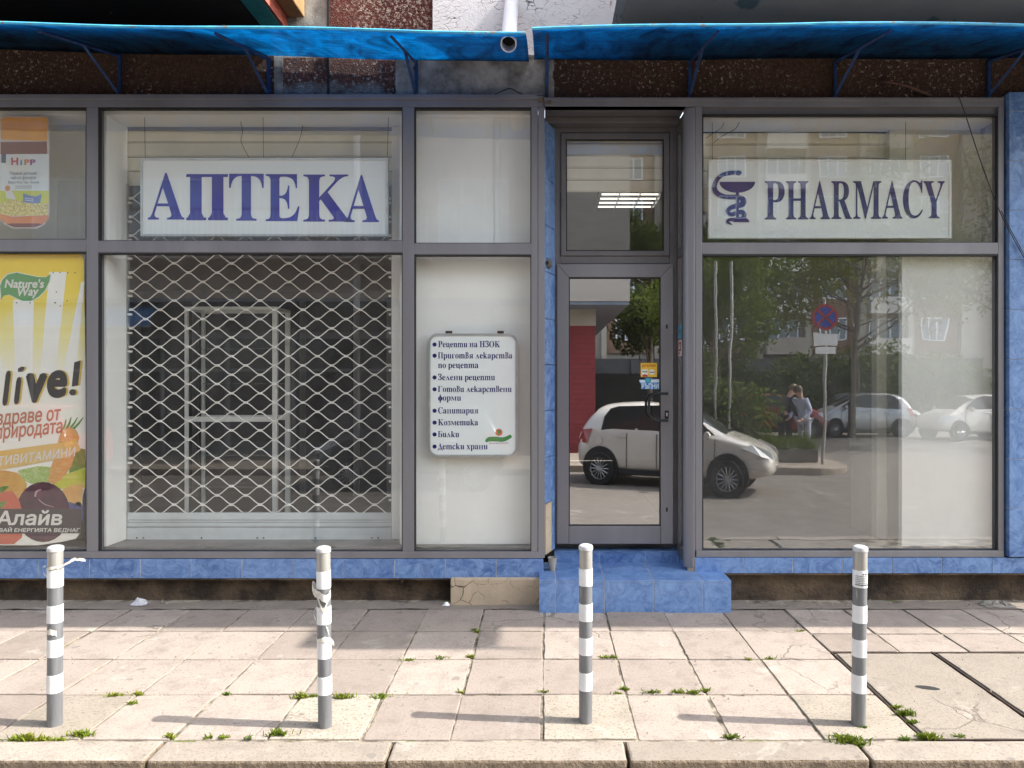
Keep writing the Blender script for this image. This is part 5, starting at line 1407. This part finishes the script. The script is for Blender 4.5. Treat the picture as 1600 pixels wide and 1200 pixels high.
# two slim poles and the no stopping sign
for i, x in enumerate((3.55, 3.86)):
    o = obj('metal_pole', MB().tube([(x,-8.9,-.05),(x+.02,-8.9,4.2)], .03, 10), GALV_T); tag(o, ('slim pale pole standing nearer the parked hatchback' if i == 0 else 'slim pale pole standing nearer the bush'), 'pole')
t = thing('road_sign', 'round blue and red no stopping sign with white plates on a pole', 'sign', (5.75,-8.75,-.01))
obj('pole', MB().tube([(0,0,-.2),(0,0,3.4)], .032, 10), GALV_T, t, local=True)
obj('disc', MB().lathe([(0,.035),(.26,.035),(.26,.045),(.0,.046)], 32, (0,0,3.02), axis='y'), flat('sign_blue',(.02,.06,.35)), t, local=True)
rg = MB().lathe([(.215,.048),(.26,.048),(.262,.040),(.215,.047)], 32, (0,0,3.02), axis='y')
for a in (45,-45):
    c_, s_ = math.cos(R(a)), math.sin(R(a)); w_ = .025
    rg.add([(-.22*c_-w_*s_*-1,.05,3.02-.22*s_-w_*c_),(-.22*c_-w_*s_,.05,3.02-.22*s_+w_*c_),(.22*c_-w_*s_,.05,3.02+.22*s_+w_*c_),(.22*c_+w_*s_,.05,3.02+.22*s_-w_*c_)],[(0,1,2,3)])
obj('red_cross', rg, flat('sign_red',(.42,.02,.02)), t, local=True, fixn=False)
obj('plate', MB().box(-.24,.24,.034,.042,2.45,2.70), WHITE_P, t, local=True); obj('plate', MB().box(-.20,.20,.034,.042,2.28,2.42), WHITE_P, t, local=True)
# people ---------------------------------------------------------------
SKIN = mat('skin', (.50,.30,.21), (.44,.25,.17), 6, .5); HAIRM = flat('grey_brown_hair', (.09,.06,.04), .7)
def skinmesh(name, verts, edges, rad, m, parent, root=0, sub=2):
    me = bpy.data.meshes.new(name); me.from_pydata([Vector(v) for v in verts], edges, []); me.materials.append(m)
    o = bpy.data.objects.new(name, me); col.objects.link(o); o.parent = parent
    sk = o.modifiers.new('skin', 'SKIN'); sk.use_smooth_shade = True
    for i, r_ in enumerate(rad):
        d = me.skin_vertices[0].data[i]; d.radius = r_ if isinstance(r_, tuple) else (r_, r_); d.use_root = (i == root)
    s_ = o.modifiers.new('sub', 'SUBSURF'); s_.levels = sub; s_.render_levels = sub
    return o
def person(label, loc, rotz, jacket, trousers, hair, stoop=.10, s=1.0, skirt=False):
    t = thing('person', label, 'person', loc, rotz)
    # facing +x; stoop bends head and chest forward
    f = stoop
    J = {'pel':(0,0,.95),'wai':(.0,0,1.10),'che':(f*.5,0,1.30),'nek':(f*.9,0,1.47),'hd0':(f*1.3,0,1.56),'hd1':(f*1.9,0,1.70),
         'shL':(f*.75,.18,1.41),'shR':(f*.75,-.18,1.41),'elL':(f*.6-.02,.25,1.13),'elR':(f*.6-.02,-.25,1.13),'wrL':(f+.13,.20,.95),'wrR':(f+.13,-.20,.95),
         'hiL':(0,.10,.90),'hiR':(0,-.10,.90),'knL':(.03,.11,.49),'knR':(-.02,-.11,.49),'anL':(-.02,.11,.09),'anR':(-.07,-.11,.09),'toL':(.14,.13,.03),'toR':(.09,-.13,.03),
         'haL':(f+.21,.19,.93),'haR':(f+.21,-.19,.93)}
    names = list(J); V = [J[k] for k in names]; ix = {k:i for i,k in enumerate(names)}
    E_ = [('pel','wai'),('wai','che'),('che','nek'),('nek','hd0'),('hd0','hd1'),('che','shL'),('che','shR'),('shL','elL'),('shR','elR'),('elL','wrL'),('elR','wrR'),('wrL','haL'),('wrR','haR'),
          ('pel','hiL'),('pel','hiR'),('hiL','knL'),('hiR','knR'),('knL','anL'),('knR','anR'),('anL','toL'),('anR','toR')]
    rad = {'pel':(.13,.10),'wai':(.12,.09),'che':(.14,.10),'nek':.055,'hd0':(.085,.08),'hd1':(.085,.08),'shL':.06,'shR':.06,'elL':.042,'elR':.042,'wrL':.03,'wrR':.03,'hiL':.085,'hiR':.085,'knL':.055,'knR':.055,'anL':.04,'anR':.04,'toL':.035,'toR':.035,'haL':.03,'haR':.03}
    obj_ = skinmesh('body', V, [(ix[a],ix[b]) for a,b in E_], [rad[k] for k in names], SKIN, t)
    h = Vector(J['hd0']).lerp(Vector(J['hd1']), .55); d = (Vector(J['hd1'])-Vector(J['hd0'])).normalized(); fw = Vector((d.z,0,-d.x))
    fc = MB().lathe([(0,-.02),(.018,-.012),(.02,.0),(.012,.014),(0,.02)], 8, tuple(h+fw*.095-d*.015)); 
    for sg in (-1,1): fc.lathe([(0,-.03),(.012,-.02),(.016,.0),(.012,.02),(0,.03)], 8, tuple(h+Vector((0,sg*.088,0))-d*.01))
    obj('face', fc, SKIN, t, local=True, smooth=True)
    ey = MB()
    for sg in (-1,1): ey.lathe([(0,-.008),(.010,-.004),(.010,.004),(0,.008)], 8, tuple(h+fw*.082+d*.02+Vector((0,sg*.033,0))))
    ey.box(h.x+fw.x*.085-.004,h.x+fw.x*.085+.004,-.025,.025,h.z-.075,h.z-.069)
    obj('eyes', ey, HAIRM, t, local=True)
    hr = MB().lathe([(.097,-.03),(.104,.02),(.095,.07),(.06,.115),(0,.128)], 16, tuple(h-fw*.018+d*.01)); obj('hair', hr, hair, t, local=True, smooth=True)
    for sg, w_, hd in ((1,'wrL','haL'),(-1,'wrR','haR')):
        a = Vector(J[hd]); mb_ = MB()
        for k, (ln, oy) in enumerate(((.070,-.028),(.080,-.010),(.076,.008),(.060,.026))):
            mb_.tube([a+Vector((.02,oy,-.005)), a+Vector((.02+ln*.6,oy*1.1,-.012)), a+Vector((.02+ln*.9,oy*1.1,-.04))], [.010,.009,.006], 6)
        mb_.tube([a+Vector((-.02,-sg*.02,.01)), a+Vector((.03,-sg*.05,.0)), a+Vector((.055,-sg*.05,-.015))], [.011,.010,.007], 6)
        obj('fingers', mb_, SKIN, t, local=True, smooth=True)
    jk = ['wai','che','shL','shR','elL','elR','wrL','wrR']; V2 = [(J['pel'][0],0,.86)]+[J[k] for k in jk]+[(J['nek'][0],0,1.45)]
    e2 = [(0,1),(1,2),(2,3),(2,4),(3,5),(4,6),(5,7),(6,8),(2,9)]
    skinmesh('jacket', V2, e2, [(.175,.125),(.16,.115),(.175,.13),.085,.085,.062,.062,.045,.045,.07], jacket, t)
    V3 = [(0,0,.96)]+[J[k] for k in ('hiL','hiR','knL','knR','anL','anR')]
    skinmesh('trousers', V3, [(0,1),(0,2),(1,3),(2,4),(3,5),(4,6)], [(.16,.12),.10,.10,.075,.075,.06,.06], trousers, t)
    for sg, a, b in ((1,'anL','toL'),(-1,'anR','toR')):
        obj('shoe', MB().tube([Vector(J[a])+Vector((-.06,0,-.03)), Vector(J[a])+Vector((.03,0,-.03)), Vector(J[b])+Vector((.03,0,0))], [.05,.055,.035], 10), IN_BLACK, t, local=True, smooth=True)
    t.scale = (s,s,s)
    return t
person('person in a dark suit jacket stooping beside a companion', (5.95,-11.6,-.1), R(-20), flat('dark_suit',(.035,.038,.05),.8), flat('black_trousers',(.012,.012,.015),.8), mat('fair_hair',(.24,.17,.10),(.18,.12,.07),30), .17, .97)
person('person in a light blue checked shirt facing the suited one', (6.32,-11.35,-.1), R(150), mat('checked_shirt',(.48,.52,.60),(.25,.30,.42),40), mat('pale_trousers',(.42,.44,.50),(.30,.32,.38),14), mat('brown_hair',(.10,.07,.04),(.06,.04,.02),30), .14, .95)
# near building opposite: brick corner, shop fronts, pale upper storeys --------
NB = thing('street_building', 'pale rendered building with brick corner and dark shopfronts across the street', 'building', (-6,-11,0))
PALE = mat('pale_beige_render', (.52,.48,.42), (.46,.42,.36), 1.2, .9, 0, .2, 40)
obj('upper_wall', MB().box(-22,2.02,-24,-10.25,3.60,11), PALE, NB)
obj('soffit', MB().box(-22,2.0,-23.9,-10.27,3.52,3.595), mat('blue_grey_soffit',(.16,.20,.27),(.24,.28,.33),4,.7,stretch=(1,3,1)), NB)
obj('brick_wall', MB().box(-1.2,1.28,-15.8,-11.2,-.1,3.10), mat('red_brick',(.30,.045,.05),(.24,.035,.04),6,.8), NB)
bj = MB()
for k in range(24): bj.box(-1.2,1.284,-15.8,-11.197,.02+k*.125,.032+k*.125)
obj('mortar_line', bj, flat('mortar_dark',(.13,.025,.03),.9), NB)
obj('band', MB().box(-1.2,1.29,-15.8,-11.19,3.101,3.519), PALE, NB)
obj('ground_wall', MB().box(-22,-1.21,-15.5,-11.3,-.1,3.519), mat('grey_fascia',(.16,.155,.15),(.12,.115,.11),2,.7), NB)
sf = MB(); gl_ = MB()
for k in range(8):
    x0 = -14.0+k*1.58
    gl_.box(x0+.08,x0+1.5,-11.29,-11.27,.25,2.75)
    sf.box(x0,x0+.08,-11.295,-11.22,-.1,3.0).box(x0+.08,x0+1.58,-11.295,-11.23,2.75,2.9).box(x0+.08,x0+1.58,-11.295,-11.23,1.95,2.02)
obj('shop_glass', gl_, mat('dark_shop_glass',(.02,.022,.024),(.03,.03,.03),2,.1), NB)
obj('shop_frame', sf, mat('pale_shop_frame',(.30,.30,.30),(.26,.26,.26),3,.5), NB)
WINF = flat('white_window_frame', (.72,.74,.76), .5); WING = mat('sky_reflection_glass', (.42,.52,.57), (.58,.64,.66), 1.5, .15)  # pale sky reflection painted into the glass colour
WING2 = mat('dark_window_glass', (.10,.13,.15), (.20,.24,.26), 1.5, .15)
def win(parent, x0, x1, y, z0, z1, n, name='window', gm_=None):
    mb = MB(); fr_ = .05
    mb.box(x0,x1,y,y+.03,z0,z1,1)
    mb.box(x0,x1,y+.03,y+.06,z0,z0+fr_).box(x0,x1,y+.03,y+.06,z1-fr_,z1)
    for k in range(n+1):
        x = x0+(x1-x0-fr_)*k/n; mb.box(x,x+fr_,y+.031,y+.06,z0+fr_,z1-fr_)
    return obj(name, mb, [WINF, gm_ or WING], parent)
for z in (4.75, 7.6):
    for k in range(5):
        win(NB, -11.6+k*2.3, -10.0+k*2.3, -10.24, z, z+1.55, 3)
obj('balcony', MB().box(-9.5,-2.5,-10.24,-9.4,4.35,4.5).box(-9.5,-2.5,-9.45,-9.4,4.5,4.55).box(-9.5,-2.5,-9.45,-9.4,5.4,5.45), PALE, NB)
bal = MB()
for k in range(60): bal.box(-9.5+k*.118,-9.47+k*.118,-9.44,-9.41,4.55,5.4)
obj('balcony_rail', bal, WINF, NB)
obj('downpipe', MB().tube([(-4.22,-10.12,3.3),(-4.22,-10.12,10.5)], .075, 10), PIPEW, NB, smooth=True)
t = thing('canopy', 'blue rounded shop canopy over the shops across the street', 'canopy', (-8,-10.7,3))
cm = MB(); nn = 10
for k in range(nn+1):
    a = R(90*k/nn)
    for x in (-12.2,-8.9): cm.v.append((x,-11.25+1.1*math.sin(a),2.95+.65*math.cos(a)))
for k in range(nn): cm.f.append([2*k,2*k+1,2*k+3,2*k+2]); cm.m.append(0)
co_ = obj('sheet', cm, mat('blue_canopy_fabric',(.02,.16,.42),(.03,.24,.55),5,.6), t); s_ = co_.modifiers.new('th','SOLIDIFY'); s_.thickness = .01
obj('frame', MB().tube([(-12.2,-10.15,2.95),(-8.9,-10.15,2.95)], .02, 6), GALV_T, t)
o = obj('slatted_fence', MB().box(1.3,6.8,-23.1,-23.0,-.1,2.1), mat('dark_fence',(.04,.04,.038),(.02,.02,.02),1,.8,stretch=(.2,1,14))); tag(o, 'dark slatted fence behind the trees across the street', 'fence')
# far apartment block ------------------------------------------------------
AB = thing('tower_block', 'tall panel apartment block with brown bays and white balconies beyond the car park', 'building', (16,-42,0))
CONCR = mat('panel_concrete', (.34,.31,.27), (.28,.255,.22), 1, .9); BROWNP = mat('brown_panel', (.22,.14,.095), (.17,.105,.07), 1, .9); CREAMP = mat('cream_panel', (.36,.33,.27), (.31,.28,.235), .8, .9); WHP = mat('white_parapet', (.62,.60,.55), (.54,.52,.47), 1, .8)
obj('wall', MB().box(-12,34,-54,-42,0,27), CREAMP, AB)
bay = MB(); 
for x0 in (4.4, 11.4, 18.4, 25.4): bay.box(x0,x0+3.2,-41.995,-41.8,3.8,27)
obj('brown_bay', bay, BROWNP, AB)
pil = MB()
for x0 in (4.0, 7.7, 11.0, 14.7, 18.0, 21.7, 25.0, 28.7): pil.box(x0,x0+.35,-41.995,-41.5,0,27)
obj('pilaster', pil, CREAMP, AB)
w0 = win(AB, 0, 1, -41.79, 0, 1, 3, gm_=WING2); me0 = w0.data; first = True
def place(x, z, wx, hz_, y=-41.79):
    global first
    if first: o_ = w0; first = False
    else: o_ = w0.copy(); col.objects.link(o_)
    o_.location = (x+16*0, y+41.79, z); o_.location = (x, y+41.79, z); o_.scale = (wx,1,hz_)
# the pane mesh was made relative to the block's origin: shift it back
for v in me0.vertices: v.co.x += 16; v.co.y += 42
for f_ in range(8):
    z = 4.7+f_*2.8
    for x0 in (4.4, 11.4, 18.4, 25.4):
        place(x0+.6-16, z, 1.9, 1.5, -41.79-42)
    for x0 in (8.2, 15.2, 22.2):
        place(x0+.3-16, z+.05, 2.2, 1.4, -41.99-42)
par = []
for f_ in range(8):
    z = 4.7+f_*2.8
    for x0 in (8.15, 15.15, 22.15):
        obj('balcony', MB().box(x0,x0+2.8,-41.995,-41.0,z-1.0,z-.85).box(x0,x0+2.8,-41.05,-41.0,z-.849,z+.05), WHP if (f_+int(x0)) % 3 else CREAMP, AB)
obj('shop_band', MB().box(3,30,-41.995,-41.2,0,3.4), mat('dark_ground_floor',(.05,.05,.05),(.035,.035,.035),1,.7), AB)
obj('fascia', MB().box(6,20,-41.199,-41.1,2.2,3.3), mat('dark_fascia',(.07,.07,.07),(.05,.05,.05),1,.7), AB)
for x0, f_ in ((10.9,2),(10.9,4),(17.9,3),(4.7,5)):
    o_ = obj('air_conditioner', MB().box(x0,x0+.8,-41.79,-41.45,3.9+f_*2.8,4.45+f_*2.8), WHP, AB, bevel=.03)
o = obj('garden_wall', MB().box(7,30,-27.2,-27,-.15,1.0), mat('olive_wall',(.12,.12,.09),(.08,.08,.06),1,.9)); tag(o, 'low dark wall at the back of the car park', 'wall')
